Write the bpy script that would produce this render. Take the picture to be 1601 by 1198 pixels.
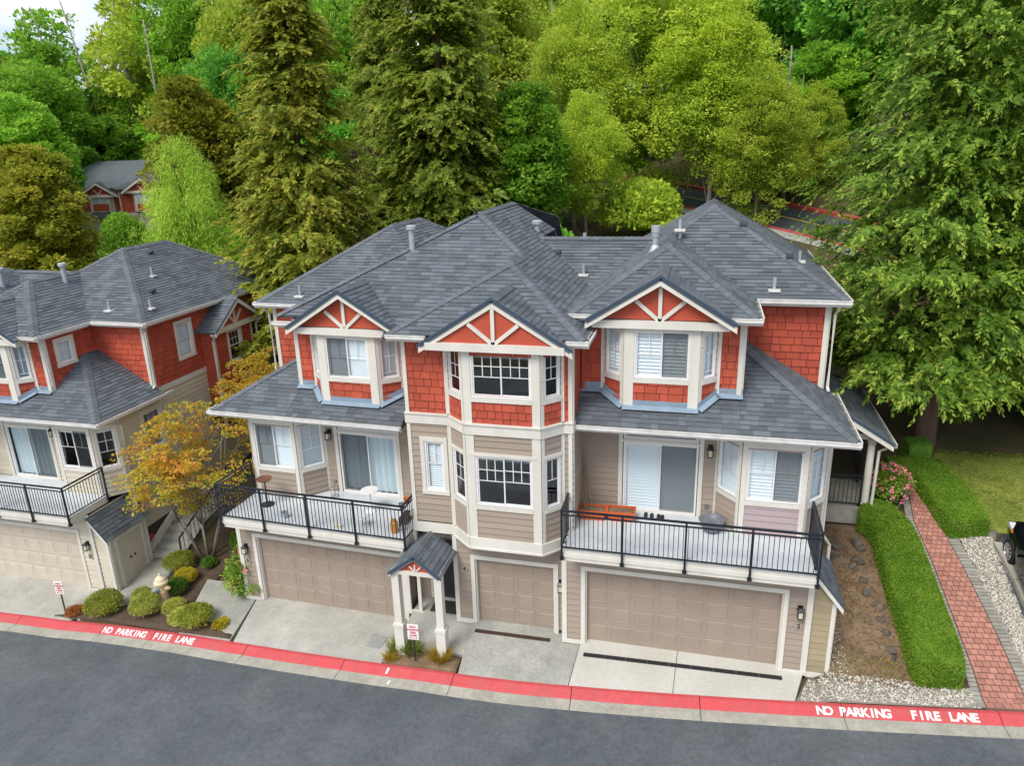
import bpy, bmesh, math, random
import numpy as np
from mathutils import Vector, Matrix
random.seed(7); RNG = np.random.default_rng(11)
for o in list(bpy.data.objects): bpy.data.objects.remove(o)
SC = bpy.context.scene; COL = SC.collection
# ------------------------------------------------------------------ camera
CF, CYAW, CPIT, CROL = 1141.36, 0.2610, 0.3133, 0.0290
CLOC = Vector((2.557, -16.405, 12.633))
def cam_axes():
    cy, sy, cp, sp = math.cos(CYAW), math.sin(CYAW), math.cos(CPIT), math.sin(CPIT)
    fwd = Vector((-sy*cp, cy*cp, -sp)); right = Vector((cy, sy, 0)); down = fwd.cross(right)
    cr, sr = math.cos(CROL), math.sin(CROL)
    return cr*right + sr*down, cr*down - sr*right, fwd
AX_R, AX_D, AX_F = cam_axes()
cd = bpy.data.cameras.new('camera'); cam = bpy.data.objects.new('camera', cd); COL.objects.link(cam)
cd.sensor_fit = 'HORIZONTAL'; cd.sensor_width = 36; cd.lens = CF/1601*36; cd.clip_start = .1; cd.clip_end = 3000
m = Matrix((AX_R, -AX_D, -AX_F)).transposed().to_4x4(); m.translation = CLOC; cam.matrix_world = m
SC.camera = cam
def px(p):
    q = Vector(p) - CLOC; z = q.dot(AX_F)
    if z < .1: return None
    return CF*q.dot(AX_R)/z + 800.5, CF*q.dot(AX_D)/z + 599
# ------------------------------------------------------------------ sky, sun, exposure
SUN_EL, SUN_AZ = math.radians(52), math.radians(203)     # azimuth clockwise from +Y
W = bpy.data.worlds.new('World'); SC.world = W; W.use_nodes = True
nt = W.node_tree; nt.nodes.clear()
def N(t, kind, **kw):
    n = t.nodes.new(kind)
    for k, v in kw.items():
        if hasattr(n, k): setattr(n, k, v)
        else: n.inputs[k].default_value = v
    return n
sky = N(nt, 'ShaderNodeTexSky'); sky.sky_type = 'NISHITA'; sky.sun_disc = False
sky.sun_elevation = SUN_EL; sky.sun_rotation = SUN_AZ; sky.air_density = 1.0; sky.dust_density = 2.0; sky.altitude = 50
tc = N(nt, 'ShaderNodeTexCoord'); mp = N(nt, 'ShaderNodeMapping'); mp.inputs['Scale'].default_value = (1, 1, 2.6)
nz = N(nt, 'ShaderNodeTexNoise'); nz.inputs['Scale'].default_value = 2.6; nz.inputs['Detail'].default_value = 7; nz.inputs['Roughness'].default_value = .58
rp = N(nt, 'ShaderNodeValToRGB'); rp.color_ramp.elements[0].position = .40; rp.color_ramp.elements[1].position = .60
cl = N(nt, 'ShaderNodeMix', data_type='RGBA'); cl.inputs['B'].default_value = (7.4, 7.5, 7.7, 1)
bg = N(nt, 'ShaderNodeBackground'); bg.inputs['Strength'].default_value = .125
wo = N(nt, 'ShaderNodeOutputWorld'); L = nt.links.new
L(tc.outputs['Generated'], mp.inputs['Vector']); L(mp.outputs[0], nz.inputs['Vector']); L(nz.outputs['Fac'], rp.inputs['Fac'])
L(rp.outputs['Color'], cl.inputs['Factor']); L(sky.outputs[0], cl.inputs['A']); L(cl.outputs['Result'], bg.inputs['Color']); L(bg.outputs[0], wo.inputs['Surface'])
sl = bpy.data.lights.new('sun', 'SUN'); so = bpy.data.objects.new('sun', sl); COL.objects.link(so)
sl.energy = 1.9; sl.angle = math.radians(26); sl.color = (1, .96, .90)
sd = Vector((math.sin(SUN_AZ)*math.cos(SUN_EL), math.cos(SUN_AZ)*math.cos(SUN_EL), math.sin(SUN_EL)))
so.rotation_euler = sd.to_track_quat('Z', 'Y').to_euler(); so.location = (0, -20, 40)
SC.view_settings.view_transform = 'Standard'; SC.view_settings.look = 'None'
SC.view_settings.gamma = 1; SC.view_settings.use_curve_mapping = False; SC.view_settings.exposure = 0.55
SC.cycles.diffuse_bounces = 6; SC.cycles.max_bounces = 12
# ------------------------------------------------------------------ materials
def _rand(t):
    oi = N(t, 'ShaderNodeObjectInfo'); ge = N(t, 'ShaderNodeNewGeometry')
    a = N(t, 'ShaderNodeMath', operation='ADD'); f = N(t, 'ShaderNodeMath', operation='FRACT')
    t.links.new(oi.outputs['Random'], a.inputs[0]); t.links.new(ge.outputs['Random Per Island'], a.inputs[1]); t.links.new(a.outputs[0], f.inputs[0])
    return f.outputs[0], ge
def mat(name, col, col2=None, rough=.75, var=.0, noise=.12, nscale=3., bump=.0, bscale=40., metal=0., spec=.35, streak=None, speck=None, grain=None):
    """var: value change from piece to piece; noise: blotchy wear between col and col2"""
    M = bpy.data.materials.new(name); M.use_nodes = True; t = M.node_tree; t.nodes.clear(); l = t.links.new
    o = N(t, 'ShaderNodeOutputMaterial'); b = N(t, 'ShaderNodeBsdfPrincipled')
    b.inputs['Roughness'].default_value = rough; b.inputs['Metallic'].default_value = metal; b.inputs['Specular IOR Level'].default_value = spec
    l(b.outputs[0], o.inputs['Surface'])
    r, ge = _rand(t)
    mp_ = N(t, 'ShaderNodeMapping'); l(ge.outputs['Position'], mp_.inputs['Vector'])
    if streak: mp_.inputs['Scale'].default_value = streak
    n1 = N(t, 'ShaderNodeTexNoise'); n1.inputs['Scale'].default_value = nscale; n1.inputs['Detail'].default_value = 8; n1.inputs['Roughness'].default_value = .62
    l(mp_.outputs[0], n1.inputs['Vector'])
    c2 = col2 or tuple(c*.72 for c in col)
    rr = N(t, 'ShaderNodeMapRange'); rr.inputs['From Min'].default_value = .36; rr.inputs['From Max'].default_value = .66
    rr.inputs['To Max'].default_value = min(1, noise*4) if col2 is None else 1.
    l(n1.outputs['Fac'], rr.inputs['Value'])
    mx = N(t, 'ShaderNodeMix', data_type='RGBA'); mx.inputs['A'].default_value = (*col, 1); mx.inputs['B'].default_value = (*c2, 1)
    l(rr.outputs[0], mx.inputs['Factor']); out = mx.outputs['Result']
    if speck:
        n3 = N(t, 'ShaderNodeTexNoise'); n3.inputs['Scale'].default_value = speck[1]; n3.inputs['Detail'].default_value = 2
        l(ge.outputs['Position'], n3.inputs['Vector'])
        r3 = N(t, 'ShaderNodeMapRange'); r3.inputs['From Min'].default_value = speck[2]; r3.inputs['From Max'].default_value = speck[2]+.1
        l(n3.outputs['Fac'], r3.inputs['Value'])
        m3 = N(t, 'ShaderNodeMix', data_type='RGBA'); m3.inputs['B'].default_value = (*speck[0], 1)
        l(r3.outputs[0], m3.inputs['Factor']); l(out, m3.inputs['A']); out = m3.outputs['Result']
    if var:
        mr = N(t, 'ShaderNodeMapRange'); mr.inputs['To Min'].default_value = 1-var; mr.inputs['To Max'].default_value = 1+var; l(r, mr.inputs['Value'])
        h = N(t, 'ShaderNodeHueSaturation'); l(mr.outputs[0], h.inputs['Value']); l(out, h.inputs['Color']); out = h.outputs[0]
    if grain:
        for amt, gs in grain:
            n4 = N(t, 'ShaderNodeTexNoise'); n4.inputs['Scale'].default_value = gs; n4.inputs['Detail'].default_value = 5; n4.inputs['Roughness'].default_value = .7; l(ge.outputs['Position'], n4.inputs['Vector'])
            g4 = N(t, 'ShaderNodeMapRange'); g4.inputs['From Min'].default_value = .3; g4.inputs['From Max'].default_value = .7; g4.inputs['To Min'].default_value = 1-amt; g4.inputs['To Max'].default_value = 1+amt; l(n4.outputs['Fac'], g4.inputs['Value'])
            h4 = N(t, 'ShaderNodeHueSaturation'); l(g4.outputs[0], h4.inputs['Value']); l(out, h4.inputs['Color']); out = h4.outputs[0]
    l(out, b.inputs['Base Color'])
    if bump:
        n2 = N(t, 'ShaderNodeTexNoise'); n2.inputs['Scale'].default_value = bscale; n2.inputs['Detail'].default_value = 6; l(mp_.outputs[0], n2.inputs['Vector'])
        bp = N(t, 'ShaderNodeBump'); bp.inputs['Strength'].default_value = bump; bp.inputs['Distance'].default_value = .02
        l(n2.outputs['Fac'], bp.inputs['Height']); l(bp.outputs[0], b.inputs['Normal'])
    return M
def leafmat(name, cols, trans=.5, nscale=.45, rough=.55):
    """cols: dark to light leaf colours; leaves differ one by one and in patches"""
    M = bpy.data.materials.new(name); M.use_nodes = True; t = M.node_tree; t.nodes.clear(); l = t.links.new
    o = N(t, 'ShaderNodeOutputMaterial'); r, ge = _rand(t)
    oi = N(t, 'ShaderNodeObjectInfo')
    tcx = N(t, 'ShaderNodeTexCoord')
    n1 = N(t, 'ShaderNodeTexNoise'); n1.inputs['Scale'].default_value = nscale; n1.inputs['Detail'].default_value = 4; l(tcx.outputs['Object'], n1.inputs['Vector'])
    a = N(t, 'ShaderNodeMath', operation='MULTIPLY'); a.inputs[1].default_value = .55; l(r, a.inputs[0])
    rr = N(t, 'ShaderNodeMapRange'); rr.inputs['From Min'].default_value = .3; rr.inputs['From Max'].default_value = .7; rr.inputs['To Max'].default_value = .5; l(n1.outputs['Fac'], rr.inputs['Value'])
    s = N(t, 'ShaderNodeMath', operation='ADD'); l(a.outputs[0], s.inputs[0]); l(rr.outputs[0], s.inputs[1])
    rp_ = N(t, 'ShaderNodeValToRGB'); el = rp_.color_ramp.elements
    while len(el) < len(cols): el.new(.5)
    for i, c in enumerate(cols): el[i].position = i/(len(cols)-1); el[i].color = (*c, 1)
    l(s.outputs[0], rp_.inputs['Fac'])
    mr = N(t, 'ShaderNodeMapRange'); mr.inputs['To Min'].default_value = .82; mr.inputs['To Max'].default_value = 1.16; l(oi.outputs['Random'], mr.inputs['Value'])
    h = N(t, 'ShaderNodeHueSaturation'); l(mr.outputs[0], h.inputs['Value']); l(rp_.outputs[0], h.inputs['Color'])
    b = N(t, 'ShaderNodeBsdfPrincipled'); b.inputs['Roughness'].default_value = rough; b.inputs['Specular IOR Level'].default_value = .3; l(h.outputs[0], b.inputs['Base Color'])
    tr = N(t, 'ShaderNodeBsdfTranslucent'); l(h.outputs[0], tr.inputs['Color'])
    mx = N(t, 'ShaderNodeMixShader'); mx.inputs[0].default_value = trans; l(b.outputs[0], mx.inputs[1]); l(tr.outputs[0], mx.inputs[2]); l(mx.outputs[0], o.inputs['Surface'])
    return M
def glassmat(name, tint=(.75, .82, .85), refl=.22):
    M = bpy.data.materials.new(name); M.use_nodes = True; t = M.node_tree; t.nodes.clear(); l = t.links.new
    o = N(t, 'ShaderNodeOutputMaterial'); tp = N(t, 'ShaderNodeBsdfTransparent'); tp.inputs[0].default_value = (*tint, 1)
    g = N(t, 'ShaderNodeBsdfGlossy'); g.inputs['Roughness'].default_value = .02; g.inputs['Color'].default_value = (.95, .97, 1, 1)
    lw = N(t, 'ShaderNodeLayerWeight'); lw.inputs['Blend'].default_value = refl
    mx = N(t, 'ShaderNodeMixShader'); l(lw.outputs['Fresnel'], mx.inputs[0]); l(tp.outputs[0], mx.inputs[1]); l(g.outputs[0], mx.inputs[2]); l(mx.outputs[0], o.inputs['Surface'])
    return M
def screenmat(name):
    M = bpy.data.materials.new(name); M.use_nodes = True; t = M.node_tree; t.nodes.clear(); l = t.links.new
    o = N(t, 'ShaderNodeOutputMaterial'); tp = N(t, 'ShaderNodeBsdfTransparent'); d = N(t, 'ShaderNodeBsdfDiffuse'); d.inputs['Color'].default_value = (.05, .055, .06, 1)
    mx = N(t, 'ShaderNodeMixShader'); mx.inputs[0].default_value = .48; l(tp.outputs[0], mx.inputs[1]); l(d.outputs[0], mx.inputs[2]); l(mx.outputs[0], o.inputs['Surface']); return M
MT = dict(
 screen=screenmat('insect_screen'),
 shake=mat('red_shake', (.45, .083, .045), (.37, .068, .039), rough=.75, var=.15, nscale=1.2, bump=.25, bscale=30, streak=(1, 1, .25)),
 redpanel=mat('red_panel', (.46, .082, .044), rough=.65, noise=.06),
 tan=mat('tan_siding', (.35, .287, .233), (.315, .26, .213), rough=.7, var=.05, nscale=.9, bump=.15, bscale=14, streak=(.3, .3, 3)),
 cream=mat('cream_siding', (.60, .55, .44), (.54, .50, .40), rough=.7, var=.04, nscale=.9, bump=.12, bscale=14, streak=(.3, .3, 3)),
 olive=mat('olive_siding', (.36, .30, .19), (.31, .26, .165), rough=.7, var=.05, nscale=1., bump=.15, bscale=14),
 lilac=mat('lilac_siding', (.42, .335, .345), (.37, .30, .31), rough=.7, var=.05, nscale=1., bump=.12, bscale=14),
 trim=mat('cream_trim', (.69, .67, .605), (.60, .58, .52), rough=.6, nscale=1.6, bump=.1, bscale=25, streak=(1, 1, .3)),
 white=mat('white_vinyl', (.76, .76, .755), (.70, .70, .695), rough=.45, nscale=2),
 gutter=mat('white_gutter', (.72, .72, .71), (.58, .57, .53), rough=.45, nscale=3.5),
 leafdebris=mat('gutter_debris', (.20, .16, .09), (.34, .30, .20), rough=.95, nscale=18, bump=.6),
 shingle=mat('roof_shingle', (.118, .136, .152), (.097, .113, .130), rough=.9, var=.26, nscale=1.1, bump=.5, bscale=120, speck=((.16, .18, .2), 260, .60)),
 cap=mat('roof_cap', (.130, .146, .163), (.108, .122, .140), rough=.9, var=.16, nscale=1.2, bump=.5, bscale=120),
 shedge=mat('shingle_edge', (.022, .025, .03), rough=.9), lapshade=mat('wall_shadow_backing', (.07, .05, .042), rough=.95, noise=.05), lapshade_red=mat('wall_shadow_backing_red', (.10, .018, .012), rough=.95, noise=.05),  # dark wall backings: shadow lines between boards and shakes put into the colour
 edge=mat('roof_drip_edge', (.045, .075, .115), rough=.45, noise=.05),
 flash=mat('blue_flashing', (.24, .32, .40), (.20, .27, .34), rough=.5, nscale=3),
 garage=mat('garage_door', (.335, .27, .218), (.30, .242, .197), rough=.5, var=.03, nscale=1.2, bump=.06, bscale=60),
 garagec=mat('garage_door_cream', (.56, .50, .41), (.52, .46, .38), rough=.5, var=.03, nscale=1.2),
 deck=mat('deck_membrane', (.66, .69, .71), (.56, .59, .61), rough=.6, nscale=2.2),
 black=mat('black_metal', (.012, .016, .024), rough=.35, noise=.05, spec=.5),
 dark=mat('dark_door', (.045, .045, .055), rough=.4, noise=.05),
 galv=mat('galvanised', (.48, .53, .57), (.38, .43, .47), rough=.4, metal=.4, nscale=8),
 glass=glassmat('window_glass', (.93, .96, .97), .09), glassd=glassmat('window_glass_reflective', (.85, .9, .9), .42),
 blind=mat('white_blind', (.88, .90, .92), (.84, .86, .88), rough=.6, nscale=2),
 curtain=mat('curtain', (.70, .76, .78), (.60, .67, .70), rough=.8, nscale=2, streak=(8, 8, .3)),
 frost=mat('grey_shade', (.42, .48, .52), rough=.7, noise=.06),
 room=mat('room_wall', (.62, .60, .55), rough=.9, noise=.05), floor=mat('room_floor', (.30, .23, .17), rough=.6, noise=.1),
 wood=mat('wood_brown', (.23, .12, .055), rough=.55, noise=.15), bed=mat('bed_linen', (.45, .43, .40), (.33, .31, .29), rough=.9, nscale=9, streak=(6, 1, 1)),
 redcloth=mat('red_cloth', (.45, .05, .04), rough=.8),
 asphalt=mat('asphalt', (.082, .097, .109), (.118, .132, .141), rough=.66, nscale=.42, bump=.6, bscale=90, speck=((.21, .215, .20), 70, .66), spec=.35, grain=((.13, 1.1), (.20, 7.), (.30, 30.))),
 asphalt2=mat('asphalt_far', (.075, .086, .098), (.062, .072, .084), rough=.8, nscale=.5, bump=.3, bscale=120, grain=((.2, 4.), (.2, 20.))),
 conc=mat('driveway_concrete', (.44, .43, .385), (.335, .328, .29), rough=.85, nscale=.75, bump=.3, bscale=90, speck=((.36, .35, .31), 150, .62), grain=((.10, 2.2), (.12, 14.), (.10, 45.))),
 conc2=mat('driveway_concrete_new', (.52, .51, .465), (.43, .418, .365), rough=.85, nscale=.8, bump=.25, bscale=90, grain=((.09, 1.6), (.09, 12.), (.08, 45.))),
 conc3=mat('driveway_concrete_worn', (.37, .37, .33), (.285, .288, .255), rough=.88, nscale=.7, bump=.4, bscale=70, speck=((.30, .31, .27), 120, .6), grain=((.14, 2.), (.16, 12.), (.14, 45.))),
 kerbconc=mat('kerb_concrete', (.41, .395, .335), (.315, .303, .255), rough=.9, nscale=1.2, bump=.5, bscale=120, speck=((.24, .23, .2), 110, .63), grain=((.16, 5.), (.28, 38.))),
 kerbred=mat('kerb_red_paint', (.53, .062, .072), (.46, .085, .085), rough=.6, nscale=1.8, bump=.3, bscale=120, speck=((.55, .36, .32), 35, .68), grain=((.10, 3.), (.12, 30.))),
 paint=mat('white_paint', (.78, .76, .74), (.66, .60, .58), rough=.6, nscale=9),
 yellow=mat('yellow_paint', (.72, .50, .06), rough=.6),
 brick=mat('path_brick', (.45, .215, .165), (.37, .17, .13), rough=.85, var=.20, nscale=5, bump=.4, bscale=90),
 paver=mat('grey_paver', (.33, .31, .27), (.25, .24, .2), rough=.88, var=.16, nscale=5, bump=.4, bscale=90),
 joint=mat('joint_sand', (.13, .10, .075), rough=.95, noise=.2, bump=.5),
 soil=mat('bare_soil', (.155, .098, .055), (.235, .165, .10), rough=.98, nscale=1.3, bump=.9, bscale=26, speck=((.30, .25, .19), 60, .66), grain=((.25, 3.), (.35, 22.))),
 mulch=mat('dark_mulch', (.070, .048, .032), (.105, .075, .05), rough=.98, nscale=6, bump=.9, bscale=50),
 litter=mat('forest_floor', (.105, .070, .038), (.055, .062, .022), rough=.98, nscale=.7, bump=.9, bscale=12),
 lawn=mat('mossy_lawn', (.14, .19, .03), (.24, .24, .05), rough=.95, nscale=1.6, bump=.7, bscale=40, grain=((.25, 2.), (.35, 14.))),
 stone=mat('boulder', (.16, .135, .10), (.085, .078, .066), rough=.9, var=.2, nscale=3, bump=.7, bscale=14),
 gravel=mat('gravel_stone', (.56, .53, .46), (.44, .41, .35), rough=.85, var=.45, nscale=12),
 gravelbed=mat('gravel_bed', (.28, .255, .215), (.20, .18, .15), rough=.95, nscale=18, bump=.9, bscale=70),
 bark=mat('bark', (.085, .062, .045), (.055, .042, .032), rough=.95, nscale=3, bump=1., bscale=14, streak=(1, 1, .18)),
 barkred=mat('cedar_bark', (.13, .085, .06), (.085, .055, .04), rough=.95, nscale=3, bump=1., bscale=12, streak=(1, 1, .12)),
 barkpale=mat('pale_bark', (.33, .30, .26), (.2, .18, .155), rough=.9, nscale=3, bump=.6, bscale=14, streak=(1, 1, .2)),
 hyd=mat('hydrant_paint', (.72, .53, .30), (.62, .44, .24), rough=.55, nscale=6), hydcap=mat('hydrant_cap', (.74, .62, .44), rough=.5),
 sign=mat('sign_white', (.80, .80, .78), rough=.4, noise=.05), signred=mat('sign_red', (.55, .03, .04), rough=.5), signdk=mat('sign_black', (.03, .03, .03), rough=.5),
 terra=mat('terracotta_plastic', (.58, .115, .035), rough=.55, noise=.08), potgrey=mat('glazed_pot', (.20, .21, .23), (.13, .14, .16), rough=.45, nscale=5),
 twig=mat('dry_twig', (.32, .24, .13), rough=.9, var=.2), rust=mat('rust', (.20, .085, .05), (.13, .06, .04), rough=.8, nscale=12),
 gold=mat('amber_lantern', (.55, .27, .05), rough=.35), bulb=mat('lamp_glass', (.62, .58, .42), rough=.3, noise=.03),
 plaque=mat('plaque', (.36, .30, .275), rough=.6, noise=.05), bell=mat('bell_red', (.30, .035, .035), rough=.45),
 lid=mat('utility_lid', (.33, .335, .32), (.26, .265, .255), rough=.85, nscale=6, bump=.3, bscale=120), grate=mat('trench_grate', (.025, .026, .03), rough=.5), grater=mat('trench_grate_rusty', (.075, .04, .03), rough=.8),
 mat_=mat('doormat', (.035, .033, .033), (.07, .065, .06), rough=.98, nscale=30, bump=.8),
 car=mat('car_paint', (.004, .005, .007), rough=.12, noise=.02, spec=.7), tyre=mat('tyre', (.015, .015, .016), rough=.85), rim=mat('alloy', (.55, .56, .58), rough=.25, metal=.9, noise=.05),
 carglass=mat('car_glass', (.008, .01, .012), rough=.05, spec=.8), amber=mat('amber_lens', (.6, .2, .02), rough=.2), lens=mat('lamp_lens', (.6, .62, .64), rough=.1),
 green=mat('green_glass', (.03, .22, .14), rough=.3),
 pink=mat('pink_petal', (.75, .16, .22), (.80, .35, .38), rough=.6, var=.2, nscale=30),
)
LF = dict(
 cedar=leafmat('leaf_cedar', [(0.098, 0.152, 0.017), (0.220, 0.293, 0.029), (0.390, 0.433, 0.049), (0.537, 0.525, 0.085)], nscale=.6),
 cedarg=leafmat('leaf_cedar_green', [(.040, .095, .012), (.105, .215, .022), (.20, .335, .036), (.31, .42, .065)], nscale=.6),
 cedard=leafmat('leaf_cedar_dark', [(0.073, 0.146, 0.020), (0.159, 0.250, 0.029), (0.268, 0.360, 0.043), (0.390, 0.445, 0.067)], nscale=.6),
 maple=leafmat('leaf_maple', [(0.083, 0.218, 0.025), (0.198, 0.416, 0.041), (0.364, 0.634, 0.062), (0.603, 0.800, 0.103)]),
 mapled=leafmat('leaf_maple_dark', [(0.073, 0.231, 0.035), (0.146, 0.390, 0.052), (0.274, 0.593, 0.074), (0.461, 0.800, 0.105)]),
 birch=leafmat('leaf_birch', [(0.151, 0.251, 0.030), (0.330, 0.471, 0.050), (0.571, 0.691, 0.080), (0.800, 0.800, 0.130)]),
 gold=leafmat('leaf_golden', [(0.121, 0.165, 0.015), (0.242, 0.281, 0.026), (0.385, 0.396, 0.040), (0.506, 0.407, 0.061)]),
 willow=leafmat('leaf_willow', [(0.194, 0.350, 0.034), (0.350, 0.543, 0.054), (0.505, 0.699, 0.087), (0.642, 0.800, 0.116)]),
 plum=leafmat('leaf_plum', [(0.029, 0.013, 0.020), (0.057, 0.022, 0.033), (0.090, 0.036, 0.049), (0.122, 0.049, 0.061)], trans=.2),
 jmaple=leafmat('leaf_japanese_maple', [(0.226, 0.330, 0.030), (0.450, 0.480, 0.044), (0.800, 0.480, 0.067), (0.800, 0.374, 0.120)], nscale=.75),
 hedge=leafmat('leaf_hedge', [(0.063, 0.140, 0.009), (0.113, 0.225, 0.014), (0.171, 0.297, 0.022), (0.234, 0.351, 0.036)], nscale=1.5, trans=.2),
 laurel=leafmat('leaf_dark_shrub', [(0.045, 0.128, 0.016), (0.092, 0.216, 0.025), (0.155, 0.309, 0.037), (0.247, 0.393, 0.061)], trans=.25),
 limeshrub=leafmat('leaf_lime_shrub', [(0.195, 0.244, 0.033), (0.358, 0.406, 0.065), (0.520, 0.552, 0.114), (0.683, 0.683, 0.179)], trans=.25, nscale=2),
 yellowshrub=leafmat('leaf_yellow_shrub', [(0.250, 0.237, 0.015), (0.425, 0.375, 0.019), (0.575, 0.475, 0.025), (0.688, 0.562, 0.044)], trans=.25, nscale=2),
 olive=leafmat('leaf_olive_shrub', [(0.133, 0.181, 0.023), (0.228, 0.275, 0.034), (0.342, 0.361, 0.047), (0.455, 0.446, 0.076)], trans=.25, nscale=2),
 copper=leafmat('leaf_copper', [(0.165, 0.099, 0.025), (0.363, 0.148, 0.049), (0.544, 0.198, 0.083), (0.330, 0.281, 0.049)], trans=.25, nscale=1.5),
 rose=leafmat('leaf_rose', [(0.066, 0.165, 0.020), (0.140, 0.281, 0.030), (0.264, 0.396, 0.049), (0.544, 0.363, 0.066)], trans=.25, nscale=2),
 grass=leafmat('leaf_grass', [(0.099, 0.165, 0.025), (0.181, 0.256, 0.036), (0.281, 0.330, 0.058), (0.363, 0.363, 0.083)], trans=.25, nscale=2),
 goldgrass=leafmat('leaf_gold_grass', [(0.200, 0.175, 0.019), (0.375, 0.288, 0.025), (0.562, 0.388, 0.037), (0.688, 0.475, 0.062)], trans=.25, nscale=2),
 cedar_t=leafmat('leaf_cedar_tip', [(0.410, 0.454, 0.043), (0.540, 0.529, 0.065), (0.648, 0.540, 0.097)]), cedarg_t=leafmat('leaf_cedar_green_tip', [(.26, .42, .045), (.40, .54, .07), (.54, .56, .12)]), cedard_t=leafmat('leaf_cedar_dark_tip', [(0.330, 0.418, 0.044), (0.440, 0.484, 0.066), (0.550, 0.506, 0.088)]), spruce_t=leafmat('leaf_fir_tip', [(.10, .24, .06), (.16, .32, .08)]),
 spruce=leafmat('leaf_fir', [(0.053, 0.168, 0.056), (0.108, 0.286, 0.082), (0.191, 0.428, 0.108), (0.311, 0.571, 0.131)], nscale=.5),
)
# ------------------------------------------------------------------ mesh helpers
def link(o, parent=None, root_loc=None):
    COL.objects.link(o)
    if parent is not None:
        o.parent = parent
        if root_loc is not None: o.matrix_parent_inverse = Matrix.Translation(-Vector(root_loc))
    return o
def tag(o, label=None, cat=None, group=None, kind=None):
    if label: o['label'] = label
    if cat: o['category'] = cat
    if group: o['group'] = group
    if kind: o['kind'] = kind
    return o
def empty(name, loc, label=None, cat=None, group=None, rz=0):
    o = bpy.data.objects.new(name, None); o.empty_display_size = .2; o.location = loc; o.rotation_euler = (0, 0, rz); COL.objects.link(o)
    return tag(o, label, cat, group)
IDT = lambda x, y, z: (x, y, z)
class MB:
    """collects solids as one mesh; tf maps local to world, flip reverses faces when tf mirrors"""
    def __init__(s, tf=IDT, flip=False): s.v = []; s.f = []; s.tf = tf; s.flip = flip
    def add(s, vs, fs):
        b = len(s.v); s.v += [s.tf(*p) for p in vs]
        s.f += [tuple(b+i for i in (reversed(f) if s.flip else f)) for f in fs]; return s
    def box(s, x0, x1, y0, y1, z0, z1):
        return s.add([(x0,y0,z0),(x1,y0,z0),(x1,y1,z0),(x0,y1,z0),(x0,y0,z1),(x1,y0,z1),(x1,y1,z1),(x0,y1,z1)],
                     [(0,3,2,1),(4,5,6,7),(0,1,5,4),(1,2,6,5),(2,3,7,6),(3,0,4,7)])
    def prism(s, poly, off):
        """poly: 3D points counter-clockwise seen from the +side; extruded by vector off (away from that side)"""
        n = len(poly); o = Vector(off)
        vs = [tuple(p) for p in poly] + [tuple(Vector(p)+o) for p in poly]
        return s.add(vs, [tuple(range(n)), tuple(range(2*n-1, n-1, -1))] + [(i, n+i, n+(i+1) % n, (i+1) % n) for i in range(n)])
    def beam(s, p, q, w, h, up=(0, 0, 1)):
        p, q = Vector(p), Vector(q); d = (q-p).normalized(); u = Vector(up); sd_ = d.cross(u)
        if sd_.length < 1e-4: sd_ = d.cross(Vector((0, 1, 0)))
        sd_.normalize(); u = sd_.cross(d)
        a = [p - sd_*w/2 - u*h/2, p + sd_*w/2 - u*h/2, p + sd_*w/2 + u*h/2, p - sd_*w/2 + u*h/2]
        b = [x + (q-p) for x in a]
        return s.add([tuple(x) for x in a+b], [(0,1,2,3),(7,6,5,4),(0,4,5,1),(1,5,6,2),(2,6,7,3),(3,7,4,0)])
    def tube(s, pts, r, n=8, cap=True):
        pts = [Vector(p) for p in pts]; rs = r if hasattr(r, '__len__') else [r]*len(pts); vs = []; fs = []
        for i, p in enumerate(pts):
            d = (pts[min(i+1, len(pts)-1)] - pts[max(i-1, 0)]).normalized()
            a = d.cross(Vector((0, 0, 1)));
            if a.length < 1e-3: a = Vector((1, 0, 0))
            a.normalize(); b = d.cross(a)
            for k in range(n):
                t = 2*math.pi*k/n; vs.append(tuple(p + (a*math.cos(t) + b*math.sin(t))*rs[i]))
        for i in range(len(pts)-1):
            for k in range(n): fs.append((i*n+k, i*n+(k+1) % n, (i+1)*n+(k+1) % n, (i+1)*n+k))
        if cap: fs += [tuple(range(n-1, -1, -1)), tuple(range((len(pts)-1)*n, len(pts)*n))]
        return s.add(vs, fs)
    def lathe(s, prof, c=(0, 0, 0), n=16, cap=True):
        vs = []; fs = []
        for r, z in prof:
            for k in range(n): t = 2*math.pi*k/n; vs.append((c[0]+r*math.cos(t), c[1]+r*math.sin(t), c[2]+z))
        for i in range(len(prof)-1):
            for k in range(n): fs.append((i*n+k, i*n+(k+1) % n, (i+1)*n+(k+1) % n, (i+1)*n+k))
        return s.add(vs, fs + ([tuple(range(n-1, -1, -1)), tuple(range((len(prof)-1)*n, len(prof)*n))] if cap else []))
    def data(s, name, material, smooth=False):
        me = bpy.data.meshes.new(name); me.from_pydata(s.v, [], s.f); me.materials.append(material)
        if smooth: me.polygons.foreach_set('use_smooth', [True]*len(me.polygons))
        me.update(); return me
    def obj(s, name, material, parent=None, root_loc=None, smooth=False, fix=False):
        me = s.data(name, material, smooth)
        if fix:
            bm = bmesh.new(); bm.from_mesh(me); bmesh.ops.recalc_face_normals(bm, faces=bm.faces); bm.to_mesh(me); bm.free()
        return link(bpy.data.objects.new(name, me), parent, root_loc)
def bevel(o, w, seg=2):
    b = o.modifiers.new('b', 'BEVEL'); b.width = w; b.segments = seg; b.limit_method = 'ANGLE'; return o
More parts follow.
